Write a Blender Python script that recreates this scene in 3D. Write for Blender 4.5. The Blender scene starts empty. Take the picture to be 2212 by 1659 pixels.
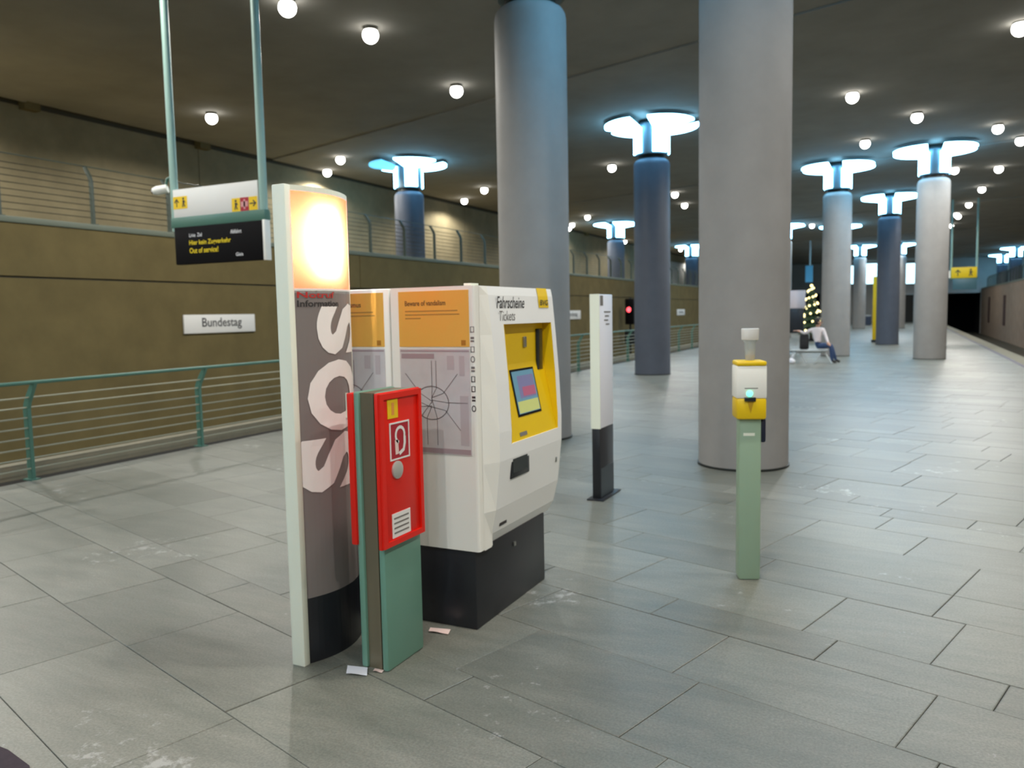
import bpy, bmesh, math, random
from mathutils import Vector, Matrix

random.seed(7)
scn = bpy.context.scene
C = bpy.context.collection

# ------------------------------------------------------------------ camera
FPX = 1726.0
yaw, pitch, roll = math.radians(26.06), math.radians(4.977), -0.01948
fwd = Vector((-math.sin(yaw)*math.cos(pitch), math.cos(yaw)*math.cos(pitch), -math.sin(pitch)))
rt = Vector((math.cos(yaw), math.sin(yaw), 0))
up = rt.cross(fwd)
cr = rt*math.cos(roll) + up*math.sin(roll)
cu = -rt*math.sin(roll) + up*math.cos(roll)
EYE = Vector((0, 0, 1.6))
cam_d = bpy.data.cameras.new('camera')
cam_d.sensor_width = 36.0
cam_d.sensor_fit = 'HORIZONTAL'
cam_d.lens = FPX/2212*36
cam_d.clip_end = 400
cam_d.dof.use_dof = True
cam_d.dof.focus_distance = 2.0
cam_d.dof.aperture_fstop = 4.6
cam = bpy.data.objects.new('camera', cam_d)
C.objects.link(cam)
m3 = Matrix((cr, cu, -fwd)).transposed()
cam.matrix_world = Matrix.Translation(EYE) @ m3.to_4x4()
scn.camera = cam

# ------------------------------------------------------------------ world, exposure
w = bpy.data.worlds.new('world'); scn.world = w
w.use_nodes = True
w.node_tree.nodes['Background'].inputs[0].default_value = (.02, .02, .022, 1)
w.node_tree.nodes['Background'].inputs[1].default_value = 1.0
scn.view_settings.view_transform = 'Standard'
scn.view_settings.look = 'None'
scn.view_settings.gamma = 1.0
scn.view_settings.use_curve_mapping = False
scn.view_settings.exposure = 0.0
scn.cycles.use_denoising = True
scn.cycles.max_bounces = 5
scn.cycles.diffuse_bounces = 3
scn.cycles.glossy_bounces = 2
scn.cycles.use_adaptive_sampling = True
scn.cycles.adaptive_threshold = .08
scn.cycles.sample_clamp_indirect = 4.0

SPOT_W = 400.0          # each ceiling downlight
CAP_E = 15.0             # lit column capitals
TUBE_E = 850.0           # lamp tubes inside the emergency pillar

# ------------------------------------------------------------------ materials
def s2l(c):
    return tuple(((v/255)/12.92 if v/255 <= .04045 else ((v/255+.055)/1.055)**2.4) for v in c)

MATS = {}
def mat(name, col, rough=.6, metal=0.0, spec=.5, noise=0.0, nscale=6.0, bump=0.0, emit=None, estr=0.0, col2=None, trans=0.0, srgb=True, alpha=1.0):
    if name in MATS: return MATS[name]
    m = bpy.data.materials.new(name); m.use_nodes = True
    nt = m.node_tree; b = nt.nodes['Principled BSDF']
    c = s2l(col) if srgb else col
    b.inputs['Base Color'].default_value = (*c, 1)
    b.inputs['Roughness'].default_value = rough
    b.inputs['Metallic'].default_value = metal
    b.inputs['Specular IOR Level'].default_value = spec
    if trans: b.inputs['Transmission Weight'].default_value = trans
    if alpha < 1: b.inputs['Alpha'].default_value = alpha
    if emit is not None:
        b.inputs['Emission Color'].default_value = (*emit, 1)
        b.inputs['Emission Strength'].default_value = estr
    if noise or bump:
        tc = nt.nodes.new('ShaderNodeTexCoord')
        n = nt.nodes.new('ShaderNodeTexNoise'); n.inputs['Scale'].default_value = nscale
        n.inputs['Detail'].default_value = 5; n.inputs['Roughness'].default_value = .62
        nt.links.new(tc.outputs['Object'], n.inputs['Vector'])
        if noise:
            r = nt.nodes.new('ShaderNodeValToRGB')
            d = s2l(col2) if col2 else tuple(max(0, v*(1-noise)) for v in c)
            e = tuple(min(1, v*(1+noise*.6)) for v in c)
            r.color_ramp.elements[0].position = .3; r.color_ramp.elements[0].color = (*d, 1)
            r.color_ramp.elements[1].position = .7; r.color_ramp.elements[1].color = (*e, 1)
            nt.links.new(n.outputs['Fac'], r.inputs['Fac'])
            nt.links.new(r.outputs['Color'], b.inputs['Base Color'])
        if bump:
            bp = nt.nodes.new('ShaderNodeBump'); bp.inputs['Strength'].default_value = bump
            bp.inputs['Distance'].default_value = .02
            nt.links.new(n.outputs['Fac'], bp.inputs['Height'])
            nt.links.new(bp.outputs['Normal'], b.inputs['Normal'])
    MATS[name] = m
    return m

def granite():
    m = bpy.data.materials.new('granite_slab'); m.use_nodes = True
    nt = m.node_tree; b = nt.nodes['Principled BSDF']; L = nt.links.new
    tc = nt.nodes.new('ShaderNodeTexCoord')
    geo = nt.nodes.new('ShaderNodeNewGeometry')
    at = nt.nodes.new('ShaderNodeAttribute'); at.attribute_name = 'tone'
    def nz(scale, det, vec=geo.outputs['Position'], rough=.6):
        n = nt.nodes.new('ShaderNodeTexNoise'); n.inputs['Scale'].default_value = scale
        n.inputs['Detail'].default_value = det; n.inputs['Roughness'].default_value = rough
        L(vec, n.inputs['Vector']); return n
    def ramp(src, p0, c0, p1, c1):
        r = nt.nodes.new('ShaderNodeValToRGB')
        r.color_ramp.elements[0].position = p0; r.color_ramp.elements[0].color = (*c0, 1)
        r.color_ramp.elements[1].position = p1; r.color_ramp.elements[1].color = (*c1, 1)
        L(src, r.inputs['Fac']); return r
    def mix(kind, fac, a, bb):
        x = nt.nodes.new('ShaderNodeMix'); x.data_type = 'RGBA'; x.blend_type = kind
        if isinstance(fac, float): x.inputs[0].default_value = fac
        else: L(fac, x.inputs[0])
        L(a, x.inputs[6])
        if isinstance(bb, tuple): x.inputs[7].default_value = (*bb, 1)
        else: L(bb, x.inputs[7])
        return x.outputs[2]
    base = ramp(at.outputs['Fac'], 0, (.160, .158, .140), 1, (.215, .212, .190))
    # veined gneiss: stretched noise along each slab
    mp = nt.nodes.new('ShaderNodeMapping'); mp.inputs['Rotation'].default_value = (0, 0, math.radians(17))
    mp.inputs['Scale'].default_value = (.8, 3.2, 1)
    L(geo.outputs['Position'], mp.inputs['Vector'])
    v = nz(2.6, 6, mp.outputs['Vector'], .7)
    vr = ramp(v.outputs['Fac'], .28, (.76, .80, .77), .72, (1.2, 1.18, 1.14))
    col = mix('MULTIPLY', 1.0, base.outputs['Color'], vr.outputs['Color'])
    g = nz(95, 3)
    gr = ramp(g.outputs['Fac'], .35, (.82, .82, .82), .65, (1.14, 1.14, 1.14))
    col = mix('MULTIPLY', 1.0, col, gr.outputs['Color'])
    big = nz(.55, 3)
    br = ramp(big.outputs['Fac'], .35, (.86, .87, .84), .65, (1.08, 1.08, 1.08))
    col = mix('MULTIPLY', 1.0, col, br.outputs['Color'])
    # scuffs and trodden spots
    sp = nz(9, 4, rough=.75); area = nz(.9, 2)
    k = nt.nodes.new('ShaderNodeMath'); k.operation = 'MULTIPLY'
    L(sp.outputs['Fac'], k.inputs[0]); L(area.outputs['Fac'], k.inputs[1])
    sr = ramp(k.outputs[0], .365, (0, 0, 0), .43, (1, 1, 1))
    col = mix('MIX', sr.outputs['Color'], col, (.36, .35, .33))
    L(col, b.inputs['Base Color'])
    rr = nt.nodes.new('ShaderNodeMapRange'); rr.inputs[3].default_value = .35; rr.inputs[4].default_value = .50
    L(v.outputs['Fac'], rr.inputs[0]); L(rr.outputs[0], b.inputs['Roughness'])
    b.inputs['Specular IOR Level'].default_value = .38
    bp = nt.nodes.new('ShaderNodeBump'); bp.inputs['Strength'].default_value = .18; bp.inputs['Distance'].default_value = .01
    L(v.outputs['Fac'], bp.inputs['Height']); L(bp.outputs['Normal'], b.inputs['Normal'])
    return m

def translucent(name, col):
    m = bpy.data.materials.new(name); m.use_nodes = True
    nt = m.node_tree; nt.nodes.remove(nt.nodes['Principled BSDF'])
    o = nt.nodes['Material Output']
    t = nt.nodes.new('ShaderNodeBsdfTranslucent'); t.inputs[0].default_value = (*col, 1)
    d = nt.nodes.new('ShaderNodeBsdfDiffuse'); d.inputs[0].default_value = (*col, 1)
    mx = nt.nodes.new('ShaderNodeMixShader'); mx.inputs[0].default_value = .25
    nt.links.new(t.outputs[0], mx.inputs[1]); nt.links.new(d.outputs[0], mx.inputs[2])
    nt.links.new(mx.outputs[0], o.inputs[0])
    return m

M_slab = granite()
M_grout = mat('grout', (74, 74, 68), .9)
M_conc = mat('concrete_wall', (108, 96, 63), .85, noise=.16, nscale=1.6, bump=.12, spec=.2)
M_concr = mat('concrete_wall_right_lit', (146, 128, 112), .85, noise=.16, nscale=1.6, bump=.12, spec=.2)  # same wall concrete, lightened in its colour in place of missing light
M_conc_d = mat('concrete_backing', (70, 64, 50), .9)
M_ceil = mat('concrete_ceiling', (148, 145, 138), .9, noise=.12, nscale=.8, bump=.1, spec=.15)
M_col = mat('column_concrete', (146, 144, 142), .7, noise=.09, nscale=2.2, bump=.06, spec=.3)
M_neck = mat('column_neck', (38, 42, 40), .5, metal=.4)
M_core = mat('capital_core', (120, 140, 150), .45, metal=.6)
M_cap = mat('capital_glass', (215, 235, 240), .4, emit=(.24, .64, 1.0), estr=CAP_E)
M_capb = mat('capital_glass_blue', (120, 200, 235), .4, emit=(.16, .66, 1.0), estr=1.1)
M_capoff = mat('capital_glass_off', (96, 100, 92), .35)
M_dl = mat('downlight_lens', (250, 250, 245), .4, emit=(1, .98, .92), estr=9.0)
M_dlr = mat('downlight_ring', (110, 108, 100), .5, metal=.5)
M_teal = mat('teal_paint', (78, 118, 104), .45)
M_teal_p = mat('teal_pole_paint', (150, 182, 172), .45)
M_wire = mat('steel_wire', (158, 156, 134), .4)
M_wire_d = mat('dark_wire', (74, 70, 58), .5, metal=.3)
M_kerb = mat('kerb_stone', (122, 116, 98), .8, noise=.12, nscale=5)
M_slot = mat('drain_slot', (26, 24, 20), .9)
M_white = mat('white_enamel', (246, 244, 236), .35)
M_white2 = mat('white_print', (232, 230, 226), .5)
M_black = mat('black_plinth', (34, 35, 40), .35)
M_blackm = mat('black_display', (12, 9, 11), .7, spec=.15)
M_yel = mat('yellow_enamel', (236, 196, 8), .4)
M_yel_s = mat('yellow_sticker', (240, 200, 10), .5)
M_red = mat('red_enamel', (226, 26, 8), .38)
M_redp = mat('red_pictogram', (172, 28, 44), .5)
M_grey = mat('pillar_grey', (132, 123, 120), .38)
M_edge = mat('pillar_edge_white', (240, 243, 226), .4)
M_letter = mat('pillar_lettering', (250, 243, 238), .45)
M_dark = mat('dark_print', (52, 48, 48), .6)
M_greyt = mat('grey_print', (120, 116, 112), .6)
M_redt = mat('red_print', (190, 50, 44), .5)
M_green = mat('green_enamel', (110, 154, 136), .42)
M_greenv = mat('green_post_paint', (150, 174, 148), .42)
M_chan = mat('steel_channel', (128, 120, 100), .4, metal=.55)
M_pan = translucent('lit_panel', (1.0, .10, .05))
M_tube = mat('lamp_tube', (255, 255, 255), .4, emit=(1, .93, .84), estr=TUBE_E)
M_paper = mat('paper', (232, 232, 240), .7)
M_paperp = mat('pink_paper', (236, 208, 200), .7)
M_poster = mat('poster_yellow', (236, 178, 76), .45)
M_map = mat('map_sheet', (206, 200, 200), .45, noise=.06, nscale=9)
M_mapl = mat('map_lines', (128, 116, 116), .6)
M_maph = mat('map_tint', (168, 146, 150), .6)
M_screen = mat('machine_screen', (40, 60, 70), .2, emit=s2l((120, 170, 190)), estr=.55)
M_scr2 = mat('screen_picture', (60, 60, 90), .3, emit=s2l((134, 134, 168)), estr=.55)
M_scr3 = mat('screen_yellow', (150, 150, 60), .3, emit=s2l((176, 184, 130)), estr=.6)
M_scr4 = mat('screen_red', (150, 50, 80), .3, emit=s2l((150, 110, 130)), estr=.5)
M_led = mat('green_lamp', (90, 255, 180), .3, emit=(.10, 1.0, .52), estr=3.2)
M_dispy = mat('display_yellow', (170, 150, 10), .5, emit=s2l((176, 156, 10)), estr=.8)
M_dispw = mat('display_white', (190, 190, 190), .5, emit=s2l((205, 205, 205)), estr=.6)
M_steel = mat('steel', (165, 165, 160), .3, metal=.8)
M_glassd = mat('dark_glass', (36, 42, 44), .15)
M_clear = mat('clear_plastic', (240, 245, 245), .12, trans=.7, spec=.5)
M_orange = mat('orange_rest', (230, 150, 70), .4)
M_navy = mat('navy_plastic', (26, 30, 52), .4)
M_win = mat('lit_window', (200, 230, 240), .4, emit=(.55, .86, 1.0), estr=2.4)
M_winw = mat('lit_window_warm', (240, 230, 210), .4, emit=(1, .9, .76), estr=.95)
M_portal = mat('tunnel_dark', (14, 13, 12), .9)
M_niche = mat('niche_brown', (60, 34, 30), .9)
M_redlamp = mat('signal_lamp', (255, 60, 60), .3, emit=(1, .08, .10), estr=3.5)
M_skin = mat('skin', (196, 150, 126), .55)
M_shirt = mat('white_shirt', (214, 204, 206), .8)
M_jeans = mat('blue_jeans', (44, 66, 104), .8, noise=.2, nscale=20)
M_hair = mat('dark_hair', (34, 26, 22), .7)
M_shoe = mat('dark_shoe', (28, 26, 28), .6)
M_fir = mat('fir_green', (40, 62, 34), .8, noise=.3, nscale=20)
M_bulb = mat('tree_bulb', (255, 230, 140), .4, emit=(1, .86, .42), estr=3.0)
M_bench = mat('bench_white', (200, 204, 204), .45)
M_bag = mat('dark_bag', (34, 32, 34), .7)
M_litw = mat('gallery_lit_area', (196, 196, 190), .7)
M_blue = mat('blue_panel', (70, 140, 180), .5, emit=s2l((60, 140, 185)), estr=.35)
M_brown = mat('trunk', (70, 50, 34), .8)
M_darkpatch = mat('dark_patch', (58, 46, 54), .9, noise=.2, nscale=40)

# ------------------------------------------------------------------ mesh builder
class MB:
    def __init__(s): s.v = []; s.f = []; s.sm = []
    def add(s, vs, fs, smooth=False):
        o = len(s.v); s.v += [Vector(p) for p in vs]
        s.f += [tuple(i+o for i in f) for f in fs]; s.sm += [smooth]*len(fs); return s
    def box(s, x0, x1, y0, y1, z0, z1):
        return s.add([(x0,y0,z0),(x1,y0,z0),(x1,y1,z0),(x0,y1,z0),(x0,y0,z1),(x1,y0,z1),(x1,y1,z1),(x0,y1,z1)],
            [(0,3,2,1),(4,5,6,7),(0,1,5,4),(1,2,6,5),(2,3,7,6),(3,0,4,7)])
    def rbox(s, x0, x1, y0, y1, z0, z1, r=.01, seg=2):
        bm = bmesh.new()
        bmesh.ops.create_cube(bm, size=1)
        for v in bm.verts:
            v.co = Vector(((x0+x1)/2+v.co.x*(x1-x0), (y0+y1)/2+v.co.y*(y1-y0), (z0+z1)/2+v.co.z*(z1-z0)))
        bmesh.ops.bevel(bm, geom=bm.edges[:], offset=min(r, .49*min(x1-x0, y1-y0, z1-z0)), segments=seg, affect='EDGES', profile=.5)
        s.bm(bm, True); return s
    def bm(s, bm, smooth=False):
        bm.verts.index_update()
        s.add([v.co.copy() for v in bm.verts], [tuple(v.index for v in f.verts) for f in bm.faces], smooth); bm.free()
    def prism(s, poly, ax, a, b):
        """poly of 2D points, extruded along axis ax from a to b (x: (y,z), y: (x,z), z: (x,y))"""
        def P(p, t):
            return (t, p[0], p[1]) if ax == 'x' else ((p[0], t, p[1]) if ax == 'y' else (p[0], p[1], t))
        n = len(poly); vs = [P(p, a) for p in poly]+[P(p, b) for p in poly]
        fs = [tuple(range(n)), tuple(range(2*n-1, n-1, -1))]
        fs += [(i, i+n, (i+1) % n+n, (i+1) % n) for i in range(n)]
        return s.add(vs, fs)
    def lathe(s, prof, cx=0, cy=0, seg=32, smooth=True, a0=0, a1=2*math.pi, cap=True):
        vs = []; fs = []; n = len(prof)
        for i in range(seg):
            a = 2*math.pi*i/seg
            for r, z in prof: vs.append((cx+r*math.cos(a), cy+r*math.sin(a), z))
        for i in range(seg):
            j = (i+1) % seg
            for k in range(n-1): fs.append((i*n+k, j*n+k, j*n+k+1, i*n+k+1))
        s.add(vs, fs, smooth)
        if cap:
            for k in (0, n-1):
                if prof[k][0] > 1e-4:
                    o = [(cx+prof[k][0]*math.cos(2*math.pi*i/seg), cy+prof[k][0]*math.sin(2*math.pi*i/seg), prof[k][1]) for i in range(seg)]
                    s.add(o, [tuple(range(seg))] if k else [tuple(range(seg-1, -1, -1))])
        return s
    def tube(s, pts, r, seg=8, cap=True):
        pts = [Vector(p) for p in pts]; rings = []
        for i, p in enumerate(pts):
            d = (pts[min(i+1, len(pts)-1)]-pts[max(i-1, 0)]).normalized()
            a = d.cross(Vector((0, 0, 1)))
            if a.length < 1e-3: a = Vector((1, 0, 0))
            a.normalize(); b = d.cross(a)
            rr = r[i] if isinstance(r, (list, tuple)) else r
            rings.append([p+a*rr*math.cos(2*math.pi*k/seg)+b*rr*math.sin(2*math.pi*k/seg) for k in range(seg)])
        vs = [q for g in rings for q in g]; fs = []
        for i in range(len(pts)-1):
            for k in range(seg):
                l = (k+1) % seg
                fs.append((i*seg+k, i*seg+l, (i+1)*seg+l, (i+1)*seg+k))
        s.add(vs, fs, True)
        if cap:
            s.add(rings[0], [tuple(range(seg-1, -1, -1))]); s.add(rings[-1], [tuple(range(seg))])
        return s
    def quad(s, a, b, c, d): return s.add([a, b, c, d], [(0, 1, 2, 3)])
    def sphere(s, c, r, u=12, v=8):
        prof = [(r*math.sin(math.pi*i/v), -r*math.cos(math.pi*i/v)+c[2]) for i in range(v+1)]
        prof[0] = (1e-5, prof[0][1]); prof[-1] = (1e-5, prof[-1][1])
        return s.lathe(prof, c[0], c[1], u, cap=False)

def mesh_obj(name, mb, m, parent=None, off=(0, 0, 0), flip=True):
    me = bpy.data.meshes.new(name)
    o_ = Vector(off)
    me.from_pydata([v-o_ for v in mb.v], [], mb.f)
    me.polygons.foreach_set('use_smooth', mb.sm)
    bm = bmesh.new(); bm.from_mesh(me)
    bmesh.ops.remove_doubles(bm, verts=bm.verts[:], dist=1e-5)
    bmesh.ops.recalc_face_normals(bm, faces=bm.faces[:])
    bm.to_mesh(me); bm.free()
    if any(mb.sm): me.set_sharp_from_angle(angle=math.radians(40))
    me.materials.append(m)
    o = bpy.data.objects.new(name, me); C.objects.link(o)
    if parent is not None: o.parent = parent
    return o

def tag(o, label, cat, group=None, kind=None):
    o['label'] = label
    if cat: o['category'] = cat
    if group: o['group'] = group
    if kind: o['kind'] = kind
    return o
OFF = {}
def thing(name, label, cat, loc=(0, 0, 0), group=None, kind=None):
    o = bpy.data.objects.new(name, None); C.objects.link(o)
    o.location = loc; o.empty_display_size = .1
    tag(o, label, cat, group, kind); OFF[o.name] = Vector(loc)
    return o
def part(name, mb, m, par, label=None):
    """mesh child given in world coordinates"""
    root = par
    while root.parent is not None: root = root.parent
    o = mesh_obj(name, mb, m, par, OFF[root.name])
    if label: o['label'] = label
    return o
def struct(name, mb, m, label, cat):
    o = mesh_obj(name, mb, m); tag(o, label, cat, kind='structure'); OFF[o.name] = Vector((0, 0, 0)); return o
def copy_tree(o, loc):
    c = o.copy(); C.objects.link(c); c.location = loc; OFF[c.name] = Vector(loc)
    for ch in list(o.children):
        d = ch.copy(); C.objects.link(d); d.parent = c
        for g in list(ch.children):
            e = g.copy(); C.objects.link(e); e.parent = d
    return c

def text_bm(body, bold=0.0):
    cu_ = bpy.data.curves.new('t', 'FONT'); cu_.body = body; cu_.size = 1; cu_.resolution_u = 4
    cu_.offset = bold; cu_.fill_mode = 'FRONT'
    ob = bpy.data.objects.new('t', cu_); C.objects.link(ob)
    dg = bpy.context.evaluated_depsgraph_get()
    me = bpy.data.meshes.new_from_object(ob.evaluated_get(dg))
    bm = bmesh.new(); bm.from_mesh(me)
    bpy.data.objects.remove(ob); bpy.data.curves.remove(cu_); bpy.data.meshes.remove(me)
    return bm
def lettering(name, body, org, u, v, wid, hei, m, par, bold=0.0, fn=None, label=None, sub=0):
    """flat letters: lower-left corner org, width along u, height along v (fitted)"""
    bm = text_bm(body, bold)
    xs = [p.co.x for p in bm.verts]; ys = [p.co.y for p in bm.verts]
    x0, x1, y0, y1 = min(xs), max(xs), min(ys), max(ys)
    org, u, v = Vector(org), Vector(u), Vector(v)
    if sub:
        bmesh.ops.triangulate(bm, faces=bm.faces[:])
        for _ in range(sub):
            bmesh.ops.subdivide_edges(bm, edges=[e for e in bm.edges if e.calc_length() > .12], cuts=1)
    for p in bm.verts:
        q = org+u*((p.co.x-x0)/(x1-x0)*wid)+v*((p.co.y-y0)/(y1-y0)*hei)
        p.co = fn(q) if fn else q
    mb = MB(); mb.bm(bm)
    return part(name, mb, m, par, label)

def clip(poly, a, b, c):
    """keep a*x+b*y<=c"""
    out = []
    for i in range(len(poly)):
        p, q = poly[i], poly[(i+1) % len(poly)]
        dp, dq = a*p[0]+b*p[1]-c, a*q[0]+b*q[1]-c
        if dp <= 0: out.append(p)
        if dp*dq < 0:
            t = dp/(dp-dq); out.append((p[0]+(q[0]-p[0])*t, p[1]+(q[1]-p[1])*t))
    return out
def clip_rect(poly, x0, x1, y0, y1):
    for a, b, c in ((1, 0, x1), (-1, 0, -x0), (0, 1, y1), (0, -1, -y0)):
        if len(poly) < 3: return []
        poly = clip(poly, a, b, c)
    return poly if len(poly) >= 3 else []
def area(poly):
    return abs(sum(poly[i][0]*poly[(i+1) % len(poly)][1]-poly[(i+1) % len(poly)][0]*poly[i][1] for i in range(len(poly))))/2
def project(p):
    d = Vector(p)-EYE; z = d.dot(fwd)
    if z < .05: return None
    return (1106+FPX*d.dot(cr)/z, 829.5-FPX*d.dot(cu)/z, z)

# ------------------------------------------------------------------ the setting
Y0, Y1 = -14.0, 92.0
XL, XR = -8.2, 3.3            # platform edges
WL, WR = -12.6, 7.0           # track walls
GL, GR = -17.25, 12.0         # gallery back walls
LEDGE = 3.2
CEIL = 6.35
TH = math.radians(-17); UX, UY = math.cos(TH), math.sin(TH)    # the skewed slab grid
def uv(u, v): return (u*UX-v*UY, u*UY+v*UX)

fl = struct('floor', MB().box(XL+.201, XR, Y0, Y1, -1.2, -.014), M_grout, 'grey granite slab floor of the station platform', 'floor')
rows = [.6, .6, .29, .6, .53, .29, .61, .4]
def row_edges(lo, hi):
    base = [.90, 1.48, 2.08, 2.37, 2.97, 3.50, 3.79, 4.40, 4.80]
    e = base[:]; i = 0
    while e[-1] < hi: e.append(e[-1]+rows[(i*3+1) % 8]); i += 1
    i = 0
    while e[0] > lo: e.insert(0, e[0]-rows[(i*5+2) % 8]); i += 1
    return e
fixed = {3.79: [-2.75, -1.60, -1.01], 3.50: [-2.3, -1.42, -.70], 2.37: [-2.6, -1.70, -.75], 2.97: [-2.9, -1.84, -.9], 4.40: [-2.2, -1.17, -.3]}
rg = random.Random(11)
slabs = []
re_ = row_edges(-20, 96)
for i in range(len(re_)-1):
    v0, v1 = re_[i]+.0018, re_[i+1]-.0018
    cuts = fixed.get(round(re_[i], 2), [rg.uniform(-1, 0)])[:]
    while cuts[0] > -46: cuts.insert(0, cuts[0]-rg.choice([.6, .75, .9, 1.0, 1.2]))
    while cuts[-1] < 20: cuts.append(cuts[-1]+rg.choice([.6, .75, .9, 1.0, 1.2]))
    for j in range(len(cuts)-1):
        u0, u1 = cuts[j]+.0018, cuts[j+1]-.0018
        poly = clip_rect([uv(u0, v0), uv(u1, v0), uv(u1, v1), uv(u0, v1)], XL+.205, XR, Y0, Y1)
        if not poly or area(poly) < .003: continue
        sc = 0
        pr = [project((p[0], p[1], 0)) for p in poly]
        if all(pr):
            q = clip_rect([(p[0], p[1]) for p in pr], 0, 2212, 0, 1659)
            if q: sc = area(q)
        slabs.append((sc, poly, rg.random(), rg.uniform(-.0012, .0012)))
slabs.sort(key=lambda t: -t[0])
def slab_mb(poly, dz, mb=None):
    mb = mb or MB(); n = len(poly)
    cx, cy = sum(p[0] for p in poly)/n, sum(p[1] for p in poly)/n
    ins = []
    for p in poly:
        d = Vector((cx-p[0], cy-p[1])); l = max(d.length, 1e-6); k = min(.004, l*.3)
        ins.append((p[0]+d.x/l*k, p[1]+d.y/l*k))
    vs = [(p[0], p[1], -.013) for p in poly]+[(p[0], p[1], -.002+dz) for p in poly]+[(p[0], p[1], dz) for p in ins]
    fs = [(i, (i+1) % n, n+(i+1) % n, n+i) for i in range(n)]+[(n+i, n+(i+1) % n, 2*n+(i+1) % n, 2*n+i) for i in range(n)]+[tuple(range(2*n, 3*n))]
    return mb.add(vs, fs)
def add_tone(o, tones):
    a = o.data.attributes.new('tone', 'FLOAT', 'FACE'); a.data.foreach_set('value', tones)
def raw_mesh(name, mb, m, parent):
    me = bpy.data.meshes.new(name); me.from_pydata(mb.v, [], mb.f); me.materials.append(m)
    o = bpy.data.objects.new(name, me); C.objects.link(o); o.parent = parent; return o
for sc, poly, tone, dz in slabs[:300]:
    mb = slab_mb(poly, dz); o = raw_mesh('slab', mb, M_slab, fl); add_tone(o, [tone]*len(mb.f))
mb = MB(); tl = []
for sc, poly, tone, dz in slabs[300:]:
    k = len(mb.f); slab_mb(poly, dz, mb); tl += [tone]*(len(mb.f)-k)
o = raw_mesh('slab_field', mb, M_slab, fl); add_tone(o, tl); o['kind'] = 'stuff'

# platform edge trims
struct('trim_1', MB().box(XL-.06, XL+.20, Y0, Y1, -1.2, -.02), M_slot, 'dark drain slot along the left platform edge under the railing', 'trim')
struct('trim_2', MB().rbox(XL-.22, XL-.06, Y0, Y1, -1.2, .14, .01), M_kerb, 'low stone kerb outside the left platform railing', 'trim')
struct('trim_3', MB().box(2.80, 2.90, Y0, Y1, -.013, .003), mat('edge_line', (96, 90, 104), .7), 'dark warning line along the right platform edge', 'trim')
struct('trim_4', MB().box(2.92, XR+.04, Y0, Y1, -.013, .004), M_kerb, 'pale edge strip of the right platform side', 'trim')

# trackbeds
struct('floor_track_left', MB().box(WL-.2, XL-.2, Y0, Y1, -1.4, -1.2), M_conc_d, 'dark trackbed left of the platform', 'floor')
struct('floor_track_right', MB().box(XR, WR+.2, Y0, Y1+30, -1.4, -1.2), M_conc_d, 'dark trackbed right of the platform', 'floor')

# left track wall with cast concrete panels
wl = struct('wall_left', MB().box(WL-.35, WL-.03, Y0, Y1, -1.2, LEDGE), M_conc_d, 'brown concrete wall behind the left track below the gallery', 'wall')
k = -5
while True:
    a, b = 16.98+14.4*k, 16.98+14.4*(k+1)
    if a > Y1: break
    a, b = max(a, Y0)+.012, min(b, Y1)-.012
    if b > a:
        part('wall_panel', MB().box(WL-.05, WL, a, b, -1.2, 2.325), M_conc, wl)
        part('wall_panel', MB().box(WL-.05, WL, a, b, 2.36, LEDGE), M_conc, wl)
    k += 1
struct('floor_gallery_left', MB().box(GL-.3, WL-.02, Y0, Y1, LEDGE-.25, LEDGE+.02), M_conc, 'concrete gallery floor above the left track wall', 'floor')
struct('trim_5', MB().rbox(WL-.14, WL+.03, Y0, Y1, LEDGE-.01, LEDGE+.09, .015), mat('coping_paint', (104, 112, 98), .6), 'teal coping along the left gallery edge', 'trim')
wgl = struct('wall_gallery_left', MB().box(GL-.3, GL-.03, Y0, Y1, LEDGE, 6.9), M_conc_d, 'brown concrete back wall of the left gallery', 'wall')
k = -6
while True:
    a = 16.2+14.7*k
    if a > Y1: break
    b = min(a+14.7, Y1)
    if b > Y0:
        part('wall_panel', MB().box(GL-.04, GL, max(a, Y0)+.01, b-.01, LEDGE, 6.3), mat('concrete_gallery', (134, 124, 98), .85, noise=.16, nscale=1.6, bump=.12, spec=.2), wgl)
    k += 1
# right track wall, niches, gallery
wr = struct('wall_right', MB().box(WR+.25, WR+.45, Y0, Y1+20, -1.2, LEDGE), M_niche, 'brown concrete wall behind the right track with dark upright niches', 'wall')
nich = [34.0, 46.0, 58.6, 71.0, 83.2]
ys = [Y0]
for n in nich: ys += [n, n+1.5]
ys.append(Y1+20)
for i in range(0, len(ys), 2):
    part('wall_panel', MB().box(WR, WR+.3, ys[i], ys[i+1]-.01, -1.2, LEDGE), M_concr, wr)
for n in nich:
    part('wall_panel', MB().box(WR, WR+.3, n, n+1.49, 2.35, LEDGE), M_concr, wr)
    part('wall_panel', MB().box(WR, WR+.3, n, n+1.49, -1.2, .0), M_concr, wr)
for n in nich: part('niche_dark_panel', MB().box(WR-.03, WR+.28, n+.01, n+1.48, .02, 2.33), M_niche, wr)  # dark sheets fill the niches, their shaded depth put into the colour
struct('floor_gallery_right', MB().box(WR+.02, GR+.3, Y0, Y1, LEDGE-.25, LEDGE+.02), M_conc, 'concrete gallery floor above the right track wall', 'floor')
struct('trim_6', MB().rbox(WR-.03, WR+.14, Y0, Y1, LEDGE-.01, LEDGE+.09, .015), mat('coping_paint', (104, 112, 98), .6), 'teal coping along the right gallery edge', 'trim')
struct('wall_gallery_right', MB().box(GR, GR+.3, Y0, Y1, LEDGE, 6.9), M_conc, 'concrete back wall of the right gallery', 'wall')
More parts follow.
